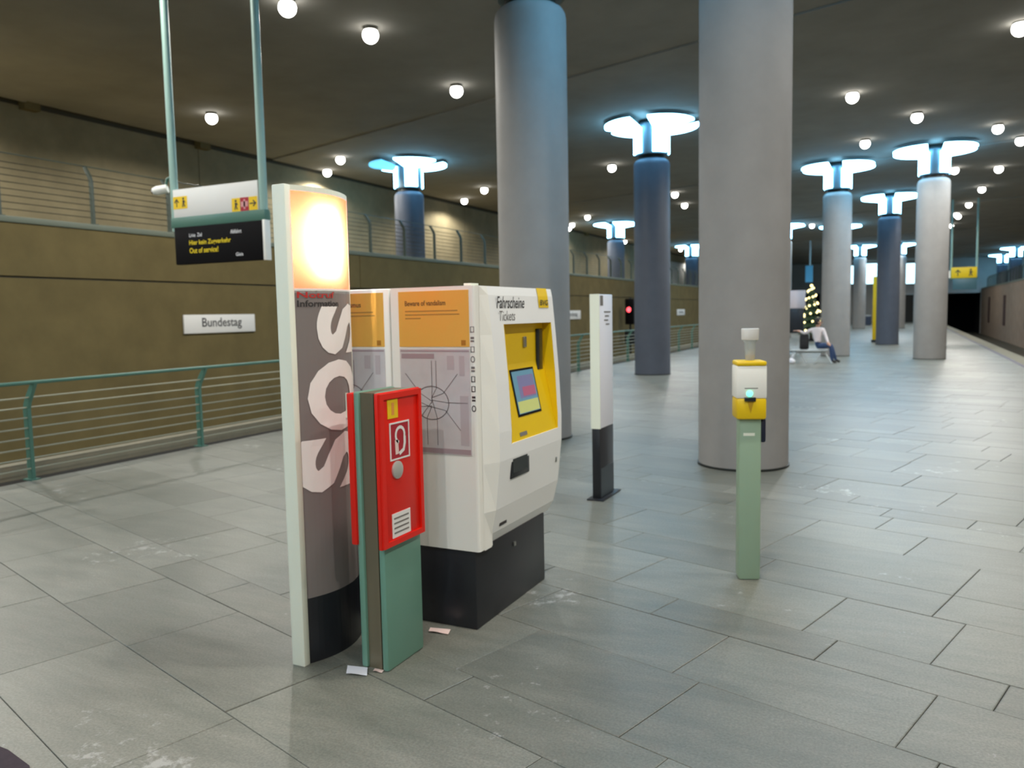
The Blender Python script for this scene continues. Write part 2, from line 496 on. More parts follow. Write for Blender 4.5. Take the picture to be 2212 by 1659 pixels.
# ceiling of skewed concrete fields
ce = struct('ceiling', MB().box(GL-.3, GR+.3, Y0-.3, Y1+.3, 6.75, 7.0), M_conc_d, 'dark brown concrete ceiling with skewed cast fields', 'ceiling')
Lc = 7.2
j0 = 15.88*UX+6.3*UY*-1 if False else (-6.2*-UY+15.55*UX)
# row coordinate of the joint seen in the photograph: v of (-6.2,15.55)
vj = -(-6.2)*math.sin(TH)+15.55*math.cos(TH)
k = -6; rr = random.Random(3)
while True:
    v0 = vj+Lc*k; v1 = v0+Lc
    if v0 > 120: break
    poly = clip_rect([uv(-60, v0+.012), uv(50, v0+.012), uv(50, v1-.012), uv(-60, v1-.012)], GL+.17, GR, Y0, Y1)
    if poly and area(poly) > .2:
        dz = [0, .03][k % 2]
        mbp = MB(); n = len(poly)
        mbp.prism(poly, 'z', CEIL+dz, 6.78)
        part('ceiling_panel', mbp, M_ceil, ce)
    k += 1
# bridges across the shadow gap at the gallery wall
mbb = None
for y in (-4., 1.3, 6.4, 11.3, 16.1, 25.9, 35.7, 45.5):
    part('gap_bridge', MB().box(GL-.02, GL+.2, y, y+.35, 6.22, 6.7), M_conc, ce)
# ends of the hall
we = MB()
we.box(GL, XL-.1, Y1, Y1+.4, LEDGE, 6.9); we.box(XL-.1, .18, Y1, Y1+.4, -1.2, 6.9); we.box(.97, 3.4, Y1, Y1+.4, -1.2, 6.9)
we.box(.18, .97, Y1, Y1+.4, 2.81, 6.9); we.box(3.4, GR, Y1, Y1+.4, 2.86, 6.9); we.box(6.92, 7.3, Y1, Y1+.4, -1.2, 2.86)
struct('wall_front', we, mat('end_wall', (176, 172, 166), .7, noise=.08, nscale=1.5), 'pale end wall of the hall with lit windows and the tunnel mouth', 'wall')
struct('wall_back', MB().box(GL, GR, Y0-.4, Y0, -1.2, 6.9), M_conc, 'concrete wall closing the hall behind the viewer', 'wall')
tn = MB(); tn.box(3.1, 7.2, Y1+8, Y1+8.2, -1.4, 3.2); tn.box(3.0, 3.3, Y1+.4, Y1+8, -1.4, 3.2); tn.box(6.95, 7.2, Y1+.4, Y1+8, -1.4, 3.2); tn.box(3.0, 7.2, Y1+.4, Y1+8, 2.9, 3.2)
tn.box(-12.8, -8.0, Y1, Y1+.3, -1.4, 3.2)
struct('wall_tunnel', tn, M_portal, 'black tunnel lining seen through the track portals', 'wall')
d1 = struct('door_1', MB().box(.20, .95, Y1+.12, Y1+.2, 0, 2.80), mat('door_dark', (34, 30, 22), .6), 'tall dark doorway in the far end wall', 'door')
part('door_frame', MB().box(.10, .19, Y1-.05, Y1+.1, 0, 2.9).box(.96, 1.05, Y1-.05, Y1+.1, 0, 2.9).box(.10, 1.05, Y1-.05, Y1+.1, 2.82, 2.9), M_steel, d1)
for i, (a, b, z0, z1, m, lab) in enumerate([(-3.72, -2.32, 4.05, 6.15, M_win, 'bright blue white lit window left of the yellow column on the end wall'),
        (-.05, 1.15, 3.95, 6.0, M_win, 'bright blue white lit window above the dark doorway'),
        (-5.4, -4.66, 4.1, 6.0, M_win, 'narrow lit window at the left of the end wall'),
        (4.1, 5.5, 4.4, 5.1, M_winw, 'warm lit low window above the right tunnel mouth')]):
    wo = struct('window_%d' % (i+1), MB().box(a, b, Y1-.03, Y1+.02, z0, z1), m, lab, 'window')
    f = MB()
    for (p, q, r, s_) in ((a-.06, a, z0-.06, z1+.06), (b, b+.06, z0-.06, z1+.06), (a, b, z0-.06, z0), (a, b, z1, z1+.06)): f.box(p, q, Y1-.06, Y1+.02, r, s_)
    part('window_frame', f, M_steel, wo)

# ------------------------------------------------------------------ columns with petal capitals
def build_column(lit, blue=False, z0=0.0, mshaft=None):
    t = bpy.data.objects.new('column', None); C.objects.link(t); OFF[t.name] = Vector((0, 0, 0))
    R = .45
    t['__'] = 0
    del t['__']
    part('shaft', MB().lathe([(R, z0), (R, 5.25), (R-.01, 5.31), (R-.04, 5.36), (R-.10, 5.40)], seg=56), mshaft or M_col, t)
    if z0 == 0: part('base_joint', MB().lathe([(R+.012, 0), (R+.012, .02), (R, .022)], seg=48), M_neck, t)
    part('neck', MB().lathe([(.32, 5.39), (.32, 5.56)], seg=40), M_neck, t)
    part('capital_core', MB().lathe([(.40, 5.50), (.41, 5.54), (.41, 6.24), (.3, 6.33)], seg=40), M_core, t)
    for q in range(4):
        am = math.pi/4+q*math.pi/2
        d = Vector((math.cos(am), math.sin(am), 0))
        mm = M_cap if lit else M_capoff
        # curved drum panel
        h = MB(); n = 8; half = math.radians(26)
        vs = []
        for i in range(n+1):
            a = am-half+2*half*i/n
            for r in (.415, .45):
                for z in (5.53, 6.14): vs.append((r*math.cos(a), r*math.sin(a), z))
        fs = []
        for i in range(n):
            o = i*4; p = o+4
            fs += [(o, p, p+1, o+1), (o+2, o+3, p+3, p+2), (o, o+2, p+2, p), (o+1, p+1, p+3, o+3)]
        fs += [(0, 1, 3, 2), (n*4, n*4+2, n*4+3, n*4+1)]
        h.add(vs, fs, True)
        part('drum_panel', h, mm, t)
        # fan petal: quarter disc set out from the axis, slightly dished
        g = MB(); seg = 10; rad = 1.12; off = .18
        ox, oy = d.x*off*1.4142, d.y*off*1.4142
        top = []; bot = []
        pts = []
        for i in range(seg+1):
            a = am-math.pi/4+math.radians(2)+(math.pi/2-math.radians(4))*i/seg
            pts.append((ox+(rad-off)*math.cos(a), oy+(rad-off)*math.sin(a), 6.20))
        inner = []
        for i in range(seg+1):
            a = am-half*.8+2*half*.8*i/seg
            inner.append((.44*math.cos(a), .44*math.sin(a), 6.06))
        vs = [(x, y, z) for x, y, z in pts]+[(x, y, z) for x, y, z in inner]+[(x, y, z+.05) for x, y, z in pts]+[(x, y, z+.12) for x, y, z in inner]
        n = seg+1; fs = []
        for i in range(seg):
            fs += [(i, i+1, n+i+1, n+i), (2*n+i, 3*n+i, 3*n+i+1, 2*n+i+1), (i, 2*n+i, 2*n+i+1, i+1), (n+i, n+i+1, 3*n+i+1, 3*n+i)]
        fs += [(0, n, 3*n, 2*n), (n-1, 3*n-1, 4*n-1, 2*n-1)]
        g.add(vs, fs, True)
        pm = mm
        if blue and q == 2: pm = M_capb
        po = part('petal', g, pm, t)
        po.data.materials.append(M_core)
        for pl in po.data.polygons:
            if pl.normal.z > .5: pl.material_index = 1
    return t
col_lit = build_column(True)
col_off = build_column(False)
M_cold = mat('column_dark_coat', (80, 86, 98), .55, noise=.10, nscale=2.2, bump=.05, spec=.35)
col_dark = build_column(True, mshaft=M_cold)
col_gal = build_column(True, True, LEDGE, M_cold)
col_gal2 = build_column(True, False, LEDGE, M_cold)
used = set()
def place(proto, loc, label, group):
    o = copy_tree(proto, loc) if proto.name in used else proto
    used.add(proto.name); o.location = loc; OFF[o.name] = Vector(loc)
    tag(o, label, 'column', group); return o
G = 'round concrete columns along the platform'
place(col_lit, (-1.47, 8.46, 0), 'wide round concrete column nearest the viewer, right behind the yellow ticket validator', G)
place(col_off, (-4.27, 9.45, 0), 'round concrete column directly behind the white ticket machine, its capital dark', G)
place(col_dark, (-5.75, 20.0, 0), 'dark blue grey column with lit petal capital, just right of the white stele', G)
place(col_lit, (-2.02, 29.0, 0), 'lit column standing beside the seated person in the white shirt', G)
place(col_lit, (.76, 27.5, 0), 'lit column furthest right on the platform', G)
place(col_dark, (-.58, 38.0, 0), 'lit column with the yellow stele at its left side', G)
place(col_lit, (-3.0, 66.9, 0), 'far slim lit column left of the yellow stele', G)
place(col_lit, (-.28, 67.1, 0), 'far slim lit column half hidden right behind the yellow stele column', G)
place(col_lit, (-6.1, 47.5, 0), 'far lit column hidden behind the nearest wide column, one petal showing', G)
place(col_lit, (-3.3, 49.9, 0), 'far lit column hidden behind the column by the seated person', G)
place(col_lit, (.4, -6.0, 0), 'round column on the platform behind the viewer', G)
place(col_lit, (-6.2, -4.0, 0), 'round column behind the viewer towards the left track', G)
G2 = 'columns on the galleries'
place(col_gal, (-13.75, 21.15, 0), 'blue grey gallery column with one bright blue petal, above the lit red pillar', G2)
place(col_gal2, (-13.75, 41.0, 0), 'gallery column on the left seen above the white stele', G2)
place(col_gal2, (-13.75, 58.0, 0), 'furthest left gallery column, between the dark column and the nearest wide column', G2)
place(col_gal2, (-13.75, 1.3, 0), 'left gallery column outside the left picture edge', G2)
place(col_gal2, (8.3, 78.0, 0), 'blue right gallery column at the right picture edge above the brown wall', G2)
place(col_gal2, (8.3, 88.0, 0), 'blue right gallery column beside the hanging yellow sign', G2)

# ------------------------------------------------------------------ ceiling downlights
def build_downlight():
    t = bpy.data.objects.new('ceiling_downlight', None); C.objects.link(t); OFF[t.name] = Vector((0, 0, 0))
    part('housing', MB().lathe([(.12, .03), (.12, -.02), (.10, -.03)], seg=20), M_dlr, t)
    r = .135
    pr = [(r*math.cos(a), -.10-r*math.sin(a)) for a in [-.72+(math.pi/2+.72)*i/7 for i in range(8)]]
    pr[-1] = (1e-4, pr[-1][1])
    part('lens', MB().lathe(pr, seg=20, cap=False), M_dl, t)
    return t
dl0 = build_downlight(); dl_used = [False]
spot_d = bpy.data.lights.new('downlight_beam', 'SPOT')
spot_d.energy = SPOT_W; spot_d.spot_size = math.radians(165); spot_d.spot_blend = .35
spot_d.shadow_soft_size = .10; spot_d.color = (1.0, .96, .88)
ORD = ['first', 'second', 'third', 'fourth', 'fifth', 'sixth', 'seventh', 'eighth', 'ninth', 'tenth', 'eleventh', 'twelfth', 'thirteenth', 'fourteenth', 'fifteenth', 'sixteenth', 'seventeenth']
rows_dl = {
    'above the left platform railing': (-8.3, [-9, -4, 1.2, 5.6, 9.75, 11.32, 14.9, 25.12, 32.16, 35.66, 44.0, 52.0, 61.0]),
    'above the front of the left gallery': (-14.3, [-6, 2.0, 8.0, 14.02, 19.5, 26.94, 37.24, 48.0, 60.0]),
    'beside the left gallery back wall': (-16.4, [2.5, 8.5, 20.95, 29.01, 39.98, 41.57, 51.5, 61.05, 71.2]),  # near pair, out of view, is added to brighten the gallery wall
    'above the middle of the platform': (-.95, [-8.5, -2.5, 3.4, 19.71, 25.4, 48.55, 58.0, 66.0, 75.0, 84.0]),  # the farthest four are added to brighten the end wall
    'above the right platform edge': (2.6, [-10, -5, 0.6, 6.0, 11.0, 16.37, 25.18, 27.39, 32.56, 37.83, 43.2, 47.5, 48.5, 53.71, 64, 76]),
    'above the right gallery': (8.6, [5, 20, 40, 60, 72, 82]),
}
exact = {(-8.3, 9.75): -8.4, (-8.3, 11.32): -8.02, (-8.3, 14.9): -8.44, (-8.3, 25.12): -8.54, (-8.3, 35.66): -8.77, (-14.3, 14.02): -14.45, (-14.3, 19.5): -15.04,
    (-14.3, 26.94): -14.17, (-14.3, 37.24): -13.93, (-16.4, 20.95): -16.7, (-16.4, 29.01): -16.19, (-16.4, 39.98): -15.82, (-16.4, 41.57): -16.64, (-16.4, 51.5): -16.65,
    (-16.4, 61.05): -15.33, (-16.4, 71.2): -16.9, (-.95, 19.71): -1.1, (-.95, 25.4): -1.06, (-.95, 48.55): -4.7, (2.6, 16.37): 1.69, (2.6, 25.18): 2.17, (2.6, 27.39): 2.93,
    (2.6, 32.56): 2.87, (2.6, 37.83): 2.77, (2.6, 43.2): 2.66, (2.6, 47.5): 2.38, (2.6, 48.5): 2.52, (2.6, 53.71): 2.44}
def put_dl(x, y, lab):
    o = copy_tree(dl0, (x, y, CEIL)) if dl_used[0] else dl0
    dl_used[0] = True; o.location = (x, y, CEIL)
    tag(o, lab, 'ceiling light', 'round white ceiling downlights')
    if o is dl0:
        l = bpy.data.objects.new('downlight_beam', spot_d); C.objects.link(l)
        l.parent = o; l.location = (0, 0, -.27)
    return o
for wh, (x, ylist) in rows_dl.items():
    vis = [y for y in ylist if (lambda p: p and 0 <= p[0] <= 2212 and 0 <= p[1] <= 1659)(project((exact.get((x, y), x), y, CEIL)))]
    for i, y in enumerate(ylist):
        if y in vis: lab = 'round white downlight %s, %s from the near end' % (wh, ORD[vis.index(y)])
        else: lab = 'round white downlight %s, outside the picture, number %s' % (wh, ORD[i])
        put_dl(exact.get((x, y), x), y, lab)
for x, y, lab in [(.22, 22.62, 'round white downlight between the middle and right rows, high above the furthest right column'), (1.51, 32.0, 'round white downlight touching the capital of the furthest right column')]:
    put_dl(x, y, lab)

# ------------------------------------------------------------------ railings
def railing(name, label, x, lean, ylist, z0, y0, y1, mwire, mpost, hr):
    t = thing(name, label, 'railing', (x, y0, z0))
    # post: flat steel bar with a bent head, shared mesh
    prof = [(0, 0), (0, .74), (.018*lean, .80), (.07*lean, .89), (.14*lean, 1.0)]
    me = None
    for y in ylist:
        mb = MB()
        wv = []
        pts = prof; n = len(pts); hw = .038; hd = .018
        for i, (a, z) in enumerate(pts):
            for dx, dy in ((-hw, -hd), (hw, -hd), (hw, hd), (-hw, hd)):
                wv.append((x+a+dx*(1 if i < n-1 else .8), y0+dy, z0+z))
        fs = []
        for i in range(n-1):
            for q in range(4): fs.append((i*4+q, i*4+(q+1) % 4, (i+1)*4+(q+1) % 4, (i+1)*4+q))
        fs += [(3, 2, 1, 0), (n*4-4, n*4-3, n*4-2, n*4-1)]
        if me is None:
            mb.add(wv, fs)
            mb.box(x-.07, x+.07, y0-.05, y0+.05, z0, z0+.012)
            o = part('post', mb, mpost, t); me = o.data
        else:
            o = bpy.data.objects.new('post', me); C.objects.link(o); o.parent = t
        o.location = (0, y-y0, 0)
    part('handrail', MB().tube([(x+.145*lean, y0, z0+1.01), (x+.145*lean, y1, z0+1.01)], hr, 10), mpost, t)
    for i in range(8):
        z = .12+.105*i
        a = 0 if z < .78 else (z-.78)*.6*lean
        part('wire', MB().tube([(x+a+.02*lean, y0, z0+z), (x+a+.02*lean, y1, z0+z)], (.009 if mwire is M_wire else .008), 6), mwire, t)
    return t
railing('platform_railing', 'teal railing with steel wires along the left platform edge', -8.03, 1, [5.12+2.215*k for k in range(-7, 36)], 0, -12, 84, M_wire, M_teal, .02)
railing('gallery_railing', 'dark wire railing on the left gallery above the concrete wall', WL-.06, -1, [7.86+1.615*k for k in range(-12, 50)], LEDGE+.09, -12, 88, M_wire_d, mat('dark_teal', (64, 76, 68), .5), .010)
railing('gallery_railing', 'wire railing on the right gallery above the brown wall', WR+.06, 1, [7.86+1.615*k for k in range(-12, 50)], LEDGE+.09, -12, 88, M_wire_d, MATS['dark_teal'], .010)

# ------------------------------------------------------------------ station name boards
def station_board(y0, y1, label):
    t = thing('station_sign', label, 'sign', (WL, (y0+y1)/2, 1.34), 'station name boards on the left wall')
    part('board', MB().rbox(WL+.005, WL+.04, y0, y1, 1.345, 1.715, .006), M_white2, t)
    wdt = y1-y0
    lettering('lettering', 'Bundestag', (WL+.0425, y0+wdt*.235, 1.415), (0, 1, 0), (0, 0, 1), wdt*.56, .235, M_dark, t, bold=.012)
station_board(11.22, 13.12, 'white station name board on the wall nearest, behind the lower railing')
station_board(30.7, 32.6, 'white station name board just left of the white stele')
station_board(49.2, 51.1, 'tiny far station name board right of the dark blue column')

# ------------------------------------------------------------------ SOS pillar
SX, SY0, SY1, SH = -2.475, 2.765, 3.235, 2.19
def bulge(y):
    t = (y-SY0-.03)/(SY1-SY0-.06); t = max(0, min(1, t))
    return -2.447+.058*(1-(2*t-1)**2)
sos = thing('emergency_pillar', 'tall grey emergency pillar reading SOS with a glowing red top panel', 'information pillar', (SX, (SY0+SY1)/2, 0))
N = 16
def bulge_prism(z0, z1, back=False, t0=SY0+.03, t1=SY1-.03, shell=None):
    ysx = [t0+(t1-t0)*i/N for i in range(N+1)]
    front = [(bulge(y), y) for y in ysx]
    rear = [(2*SX-bulge(y), y) for y in reversed(ysx)] if shell is None else [(bulge(y)-shell, y) for y in reversed(ysx)]
    return MB().prism(front+rear, 'z', z0, z1)
def smoothed(mb):
    return mb
part('body', bulge_prism(.31, 1.725), M_grey, sos)
part('base', bulge_prism(.0, .31), M_black, sos)
part('edge_profile', MB().rbox(SX-.037, SX+.037, SY0-.005, SY0+.035, 0, SH, .006), M_edge, sos)
part('edge_profile', MB().rbox(SX-.030, SX+.026, SY1-.032, SY1-.022, 0, SH, .003), M_edge, sos)
part('top_cap', bulge_prism(2.165, 2.19), M_edge, sos)
part('collar', bulge_prism(1.715, 1.735), M_white, sos)
def light_sheet():
    mb = MB(); ysx = [SY0+.03+(SY1-SY0-.06)*i/N for i in range(N+1)]
    for a, b in zip(ysx, ysx[1:]): mb.add([(bulge(a), a, 1.735), (bulge(b), b, 1.735), (bulge(b), b, 2.165), (bulge(a), a, 2.165)], [(0, 1, 2, 3)], True)
    return mb
part('light_panel', light_sheet(), M_pan, sos, 'glowing orange red light panel')
bk = light_sheet()
bk.v = [Vector((2*SX-v.x, v.y, v.z)) for v in bk.v]
part('light_panel', bk, M_pan, sos)
for ty in (2.955, 3.015):
    part('lamp_tube', MB().tube([(SX+.055, ty, 1.83), (SX+.055, ty, 2.07)], .011, 10), M_tube, sos)
yfn = lambda q: Vector((bulge(q.y)+.0025, q.y, q.z))
def sos_letter(ch, ya, yb, za, zb):
    # letters lie on their side: width runs down the pillar, height across it
    bm = text_bm(ch, .045)
    xs = [p.co.x for p in bm.verts]; ys_ = [p.co.y for p in bm.verts]
    x0, x1, y0, y1 = min(xs), max(xs), min(ys_), max(ys_)
    bmesh.ops.triangulate(bm, faces=bm.faces[:])
    for _ in range(3): bmesh.ops.subdivide_edges(bm, edges=[e for e in bm.edges if e.calc_length() > .1], cuts=1)
    bmesh.ops.triangulate(bm, faces=bm.faces[:])
    for p in bm.verts:
        y = yb-(p.co.y-y0)/(y1-y0)*(yb-ya); z = za+(p.co.x-x0)/(x1-x0)*(zb-za)
        p.co = Vector((0, y, z))
    bmesh.ops.bisect_plane(bm, geom=bm.verts[:]+bm.edges[:]+bm.faces[:], plane_co=(0, SY1-.036, 0), plane_no=(0, 1, 0), clear_outer=True)
    bmesh.ops.bisect_plane(bm, geom=bm.verts[:]+bm.edges[:]+bm.faces[:], plane_co=(0, SY0+.036, 0), plane_no=(0, -1, 0), clear_outer=True)
    for p in bm.verts: p.co.x = bulge(p.co.y)+.0025
    mb = MB(); mb.bm(bm); part('lettering', mb, M_letter, sos, 'large white sideways letter %s' % ch)
sos_letter('S', 2.895, 3.255, 1.43, 1.668)
sos_letter('O', 2.838, 3.215, 1.068, 1.405)
sos_letter('S', 2.77, 3.175, .795, 1.06)
lettering('lettering', 'Notruf', (0, 2.81, 1.692), (0, 1, 0), (0, 0, 1), .20, .028, M_redt, sos, bold=.02, fn=yfn, sub=1)
lettering('lettering', 'Information', (0, 2.81, 1.652), (0, 1, 0), (0, 0, 1), .23, .030, M_dark, sos, bold=.02, fn=yfn, sub=1)
part('call_slot', MB().box(-2.395, -2.3855, 3.075, 3.085, 1.12, 1.24), M_edge, sos)

# ------------------------------------------------------------------ fire hose post
fp = thing('fire_hose_post', 'narrow green steel post with red fire hose doors beside the SOS pillar', 'fire post', (-2.13, 3.02, 0))
FY0, FY1 = 2.87, 3.17
part('post_body', MB().rbox(-2.085, -2.05, FY0, FY1, 0, 1.27, .012).rbox(-2.20, -2.165, FY0, FY1, 0, 1.27, .012), M_green, fp)
part('channel', MB().box(-2.167, -2.083, FY0+.014, FY1-.014, 0, 1.265).box(-2.103, -2.088, FY0+.004, FY0+.02, 0, 1.262), M_chan, fp, 'recessed steel channel between the two halves')
dr = part('door', MB().rbox(-2.05, -2.03, FY0-.045, FY1-.005, .575, 1.27, .006), M_red, fp, 'red hose cabinet door')
fr = MB()
for (a, b, z0, z1) in ((FY0-.04, FY0-.012, .58, 1.265), (FY1-.035, FY1-.01, .58, 1.265), (FY0-.012, FY1-.035, .58, .605), (FY0-.012, FY1-.035, 1.24, 1.265)): fr.box(-2.031, -2.020, a, b, z0, z1)
part('door_rim', fr, M_red, dr)
part('door', MB().rbox(-2.222, -2.19, FY0-.012, FY1-.02, .575, 1.265, .006), M_red, fp)
DX = -2.0295
def plate(y0, y1, z0, z1, x=DX, t=.003): return MB().box(x-t, x, y0, y1, z0, z1)
st = part('sticker', plate(2.895, 2.975, 1.15, 1.235, DX+.002), M_yel_s, dr, 'yellow sticker')
part('sticker_print', MB().box(DX+.001, DX+.0028, 2.925, 2.945, 1.165, 1.22), M_orange, dr)
part('pictogram', plate(2.91, 3.055, .965, 1.125, DX+.002), M_redp, dr)
pf = MB()
for (a, b, z0, z1) in ((2.905, 2.912, .96, 1.13), (3.053, 3.06, .96, 1.13), (2.912, 3.053, .96, .967), (2.912, 3.053, 1.123, 1.13)): pf.box(DX, DX+.0035, a, b, z0, z1)
part('pictogram_frame', pf, M_white2, dr)
# hose figure: reel arc, hose and nozzle
hm = MB()
arc = [(2.985+.035*math.cos(a), 1.07+.035*math.sin(a)) for a in [math.pi*(-.1+1.5*i/12) for i in range(13)]]
def ribbon(pts, wd, x):
    m_ = MB(); vs = []
    for i, p in enumerate(pts):
        a = Vector(pts[max(i-1, 0)]); b = Vector(pts[min(i+1, len(pts)-1)]); d = (b-a).normalized(); nn = Vector((-d.y, d.x))*wd/2
        vs += [(x, p[0]+nn.x, p[1]+nn.y), (x, p[0]-nn.x, p[1]-nn.y)]
    m_.add(vs, [(2*i, 2*i+1, 2*i+3, 2*i+2) for i in range(len(pts)-1)]); return m_
part('pictogram_hose', ribbon([(3.02, 1.06)]+[(3.02, 1.03), (3.01, 1.0), (2.975, .985)], .018, DX+.0032), M_white2, dr)
part('pictogram_hose', ribbon(arc, .014, DX+.0032), M_white2, dr)
part('pictogram_hose', ribbon([(2.955, 1.05), (2.958, .985)], .026, DX+.0032), M_paperp, dr)
lk = MB(); lk.lathe([(.04, 0), (.04, .008), (.03, .012), (.0001, .012)], seg=24)
lk.v = [Vector((DX+v.z, 2.955+v.x, .915+v.y)) for v in lk.v]
part('lock', lk, mat('lock_steel', (190, 190, 184), .35, metal=.3), dr, 'round steel lock')
part('label', plate(2.905, 3.05, .61, .72, DX+.002), M_white2, dr, 'white instruction label')
for i in range(4): part('label_line', MB().box(DX+.001, DX+.003, 2.918, 3.035, .628+.022*i, .635+.022*i), M_greyt, dr)

# ------------------------------------------------------------------ ticket machines, back to back
PX = [(1.745, -1.885), (1.70, -1.875), (1.5, -1.857), (1.25, -1.838), (1.0, -1.826), (.85, -1.828), (.6, -1.855), (.47, -1.888), (.405, -1.925)]
def fx(z):
    for (a, xa), (b, xb) in zip(PX, PX[1:]):
        if b <= z <= a: return xb+(xa-xb)*(z-b)/(a-b)
    return PX[0][1] if z > PX[0][0] else PX[-1][1]
MY0, MY1 = 3.45, 4.40
tm = thing('ticket_machine', 'white ticket machine with yellow recessed front and black plinth', 'ticket machine', (-2.1, 3.9, 0))
part('body', MB().prism([(-2.375, MY0), (-1.897, MY0), (-1.889, MY0+.004), (-1.885, MY0+.012), (-1.885, 3.59), (-1.95, 3.59), (-1.95, MY1), (-2.375, MY1)], 'z', .41, 1.745), M_white, tm)
part('plinth', MB().rbox(-2.37, -1.915, MY0+.01, MY1-.08, 0, .41, .006), M_black, tm)
part('plinth_lock', MB().rbox(-1.916, -1.905, 3.89, 3.91, .32, .345, .003), M_steel, tm)
RY0, RY1, RZ0, RZ1 = 3.72, 4.34, .925, 1.55
def cover_piece(mb, y0, y1, z0, z1):
    zs = [z0]+[z for z, _ in reversed(PX) if z0 < z < z1]+[z1]
    if y1-y0 > .3:
        pass
    poly = [(fx(z), z) for z in zs]+[(-1.95, z1), (-1.95, z0)]
    mb.prism(poly, 'y', y0, y1)
cv = MB()
cover_piece(cv, 3.58, RY0, .405, 1.745); cover_piece(cv, RY1, MY1, .405, 1.745)
cover_piece(cv, RY0, RY1, RZ1, 1.745); cover_piece(cv, RY0, RY1, .405, RZ0)
part('front_cover', cv, mat('cover_white', (246, 246, 244), .32), tm)
# left slanting flank of the cover
fk = MB(); zs = [z for z, _ in reversed(PX)]
for z0, z1 in zip(zs, zs[1:]):
    fk.quad((max(fx(z0), -1.884), 3.58, z0), (max(fx(z1), -1.884), 3.58, z1), (-1.884, 3.50, z1), (-1.884, 3.50, z0))
part('cover_flank', fk, M_white, tm)
XB = -1.915
ry = MB()
back = [(XB, RZ1), (XB, 1.33), (-1.832, RZ0)]
for (xa, za), (xb, zb) in zip(back, back[1:]): ry.quad((xa, RY0, za), (xa, RY1, za), (xb, RY1, zb), (xb, RY0, zb))
zs = [RZ0, 1.0, 1.25, 1.5, RZ1]
def bx_(z): return XB if z >= 1.33 else XB+(-1.832-XB)*(1.33-z)/(1.33-RZ0)
zz = sorted(set(zs+[1.33]))
for y in (RY0, RY1):
    for a, b in zip(zz, zz[1:]): ry.quad((fx(a)+.002, y+(.001 if y == RY0 else -.001), a), (fx(b)+.002, y+(.001 if y == RY0 else -.001), b), (bx_(b), y, b), (bx_(a), y, a))
ry.quad((fx(RZ1), RY0, RZ1-.001), (fx(RZ1), RY1, RZ1-.001), (XB, RY1, RZ1), (XB, RY0, RZ1))
yr = part('recess', ry, M_yel, tm, 'yellow recessed operating panel')
def onback(z, e=.003):
    return bx_(z)+e
def backquad(y0, y1, z0, z1, e): return MB().quad((onback(z0, e), y0, z0), (onback(z0, e), y1, z0), (onback(z1, e), y1, z1), (onback(z1, e), y0, z1))
sc_ = part('screen', backquad(3.865, 4.172, 1.045, 1.30, .003), M_blackm, tm, 'slanted touch screen')
part('screen_area', backquad(3.88, 4.158, 1.058, 1.288, .005), M_screen, sc_)
part('screen_picture', backquad(3.93, 4.14, 1.14, 1.262, .007), M_scr2, sc_)
part('screen_picture', backquad(3.97, 4.135, 1.15, 1.20, .009), M_scr4, sc_)
part('screen_picture', backquad(3.885, 4.15, 1.062, 1.125, .007), M_scr3, sc_)
part('card_slot', MB().rbox(XB-.002, XB+.014, 4.235, 4.312, 1.275, 1.515, .006), M_glassd, tm, 'dark upright coin and card slot')
part('coin_slot', MB().rbox(XB-.002, XB+.012, 4.06, 4.095, 1.415, 1.475, .004), M_steel, tm)
part('panel_label', backquad(3.84, 3.93, .945, .965, .003), M_greyt, tm)
tr = part('ticket_tray', MB().rbox(fx(.79)-.02, fx(.79)+.004, 3.715, 3.945, .735, .85, .006), M_black, tm, 'dark ticket tray')
part('tray_flap', MB().box(fx(.79)+.002, fx(.79)+.006, 3.735, 3.915, .765, .84), M_glassd, tr)
lettering('lettering', 'Fahrscheine', (fx(1.66)+.0035, 3.66, 1.632), (0, 1, 0), (.08, 0, 1), .33, .062, M_dark, tm, bold=.01)
lettering('lettering', 'Tickets', (fx(1.60)+.0035, 3.67, 1.567), (0, 1, 0), (.08, 0, 1), .19, .052, M_greyt, tm)
lg = MB()
for a, b in ((1.635, 1.70), (1.70, 1.747)): lg.quad((fx(a)+.003, 4.185, a), (fx(a)+.003, 4.325, a), (fx(b)+.003, 4.325, b), (fx(b)+.003, 4.185, b))
lo = part('logo_plate', lg, M_yel_s, tm, 'yellow operator logo plate')
lettering('lettering', 'BVG', (fx(1.65)+.0055, 4.20, 1.648), (0, 1, 0), (.08, 0, 1), .11, .032, M_dark, lo, bold=.02)
part('front_mark', MB().box(fx(.50)-.001, fx(.50)+.004, 3.66, 3.74, .495, .51), M_dark, tm)
part('cover_lock', MB().rbox(fx(.74)-.005, fx(.74)+.006, 4.33, 4.345, .72, .75, .003), M_steel, tm)
# payment icons down the white corner strip
for i in range(9):
    z = 1.53-.049*i
    if i in (3, 8):
        ic = ribbon([(3.0+.010*math.cos(a), .014*math.sin(a)) for a in [2*math.pi*q/14 for q in range(15)]], .005, 0)
    elif i % 3 == 1:
        ic = MB().add([(0, 2.990, -.013), (0, 3.010, -.013), (0, 3.010, -.004), (0, 2.990, -.004), (0, 2.990, .002), (0, 3.010, .002), (0, 3.010, .013), (0, 2.990, .013)], [(0, 1, 2, 3), (4, 5, 6, 7)])
    else:
        ic = ribbon([(2.991, -.013), (3.009, -.013), (3.009, .013), (2.991, .013), (2.991, -.015)], .005, 0)
    ic.v = [Vector((-1.899+(v.y-3.0)*1.0, MY0-.0015, z+v.z)) for v in ic.v]
    part('payment_icon', ic, M_greyt if i < 5 else M_dark, tm)
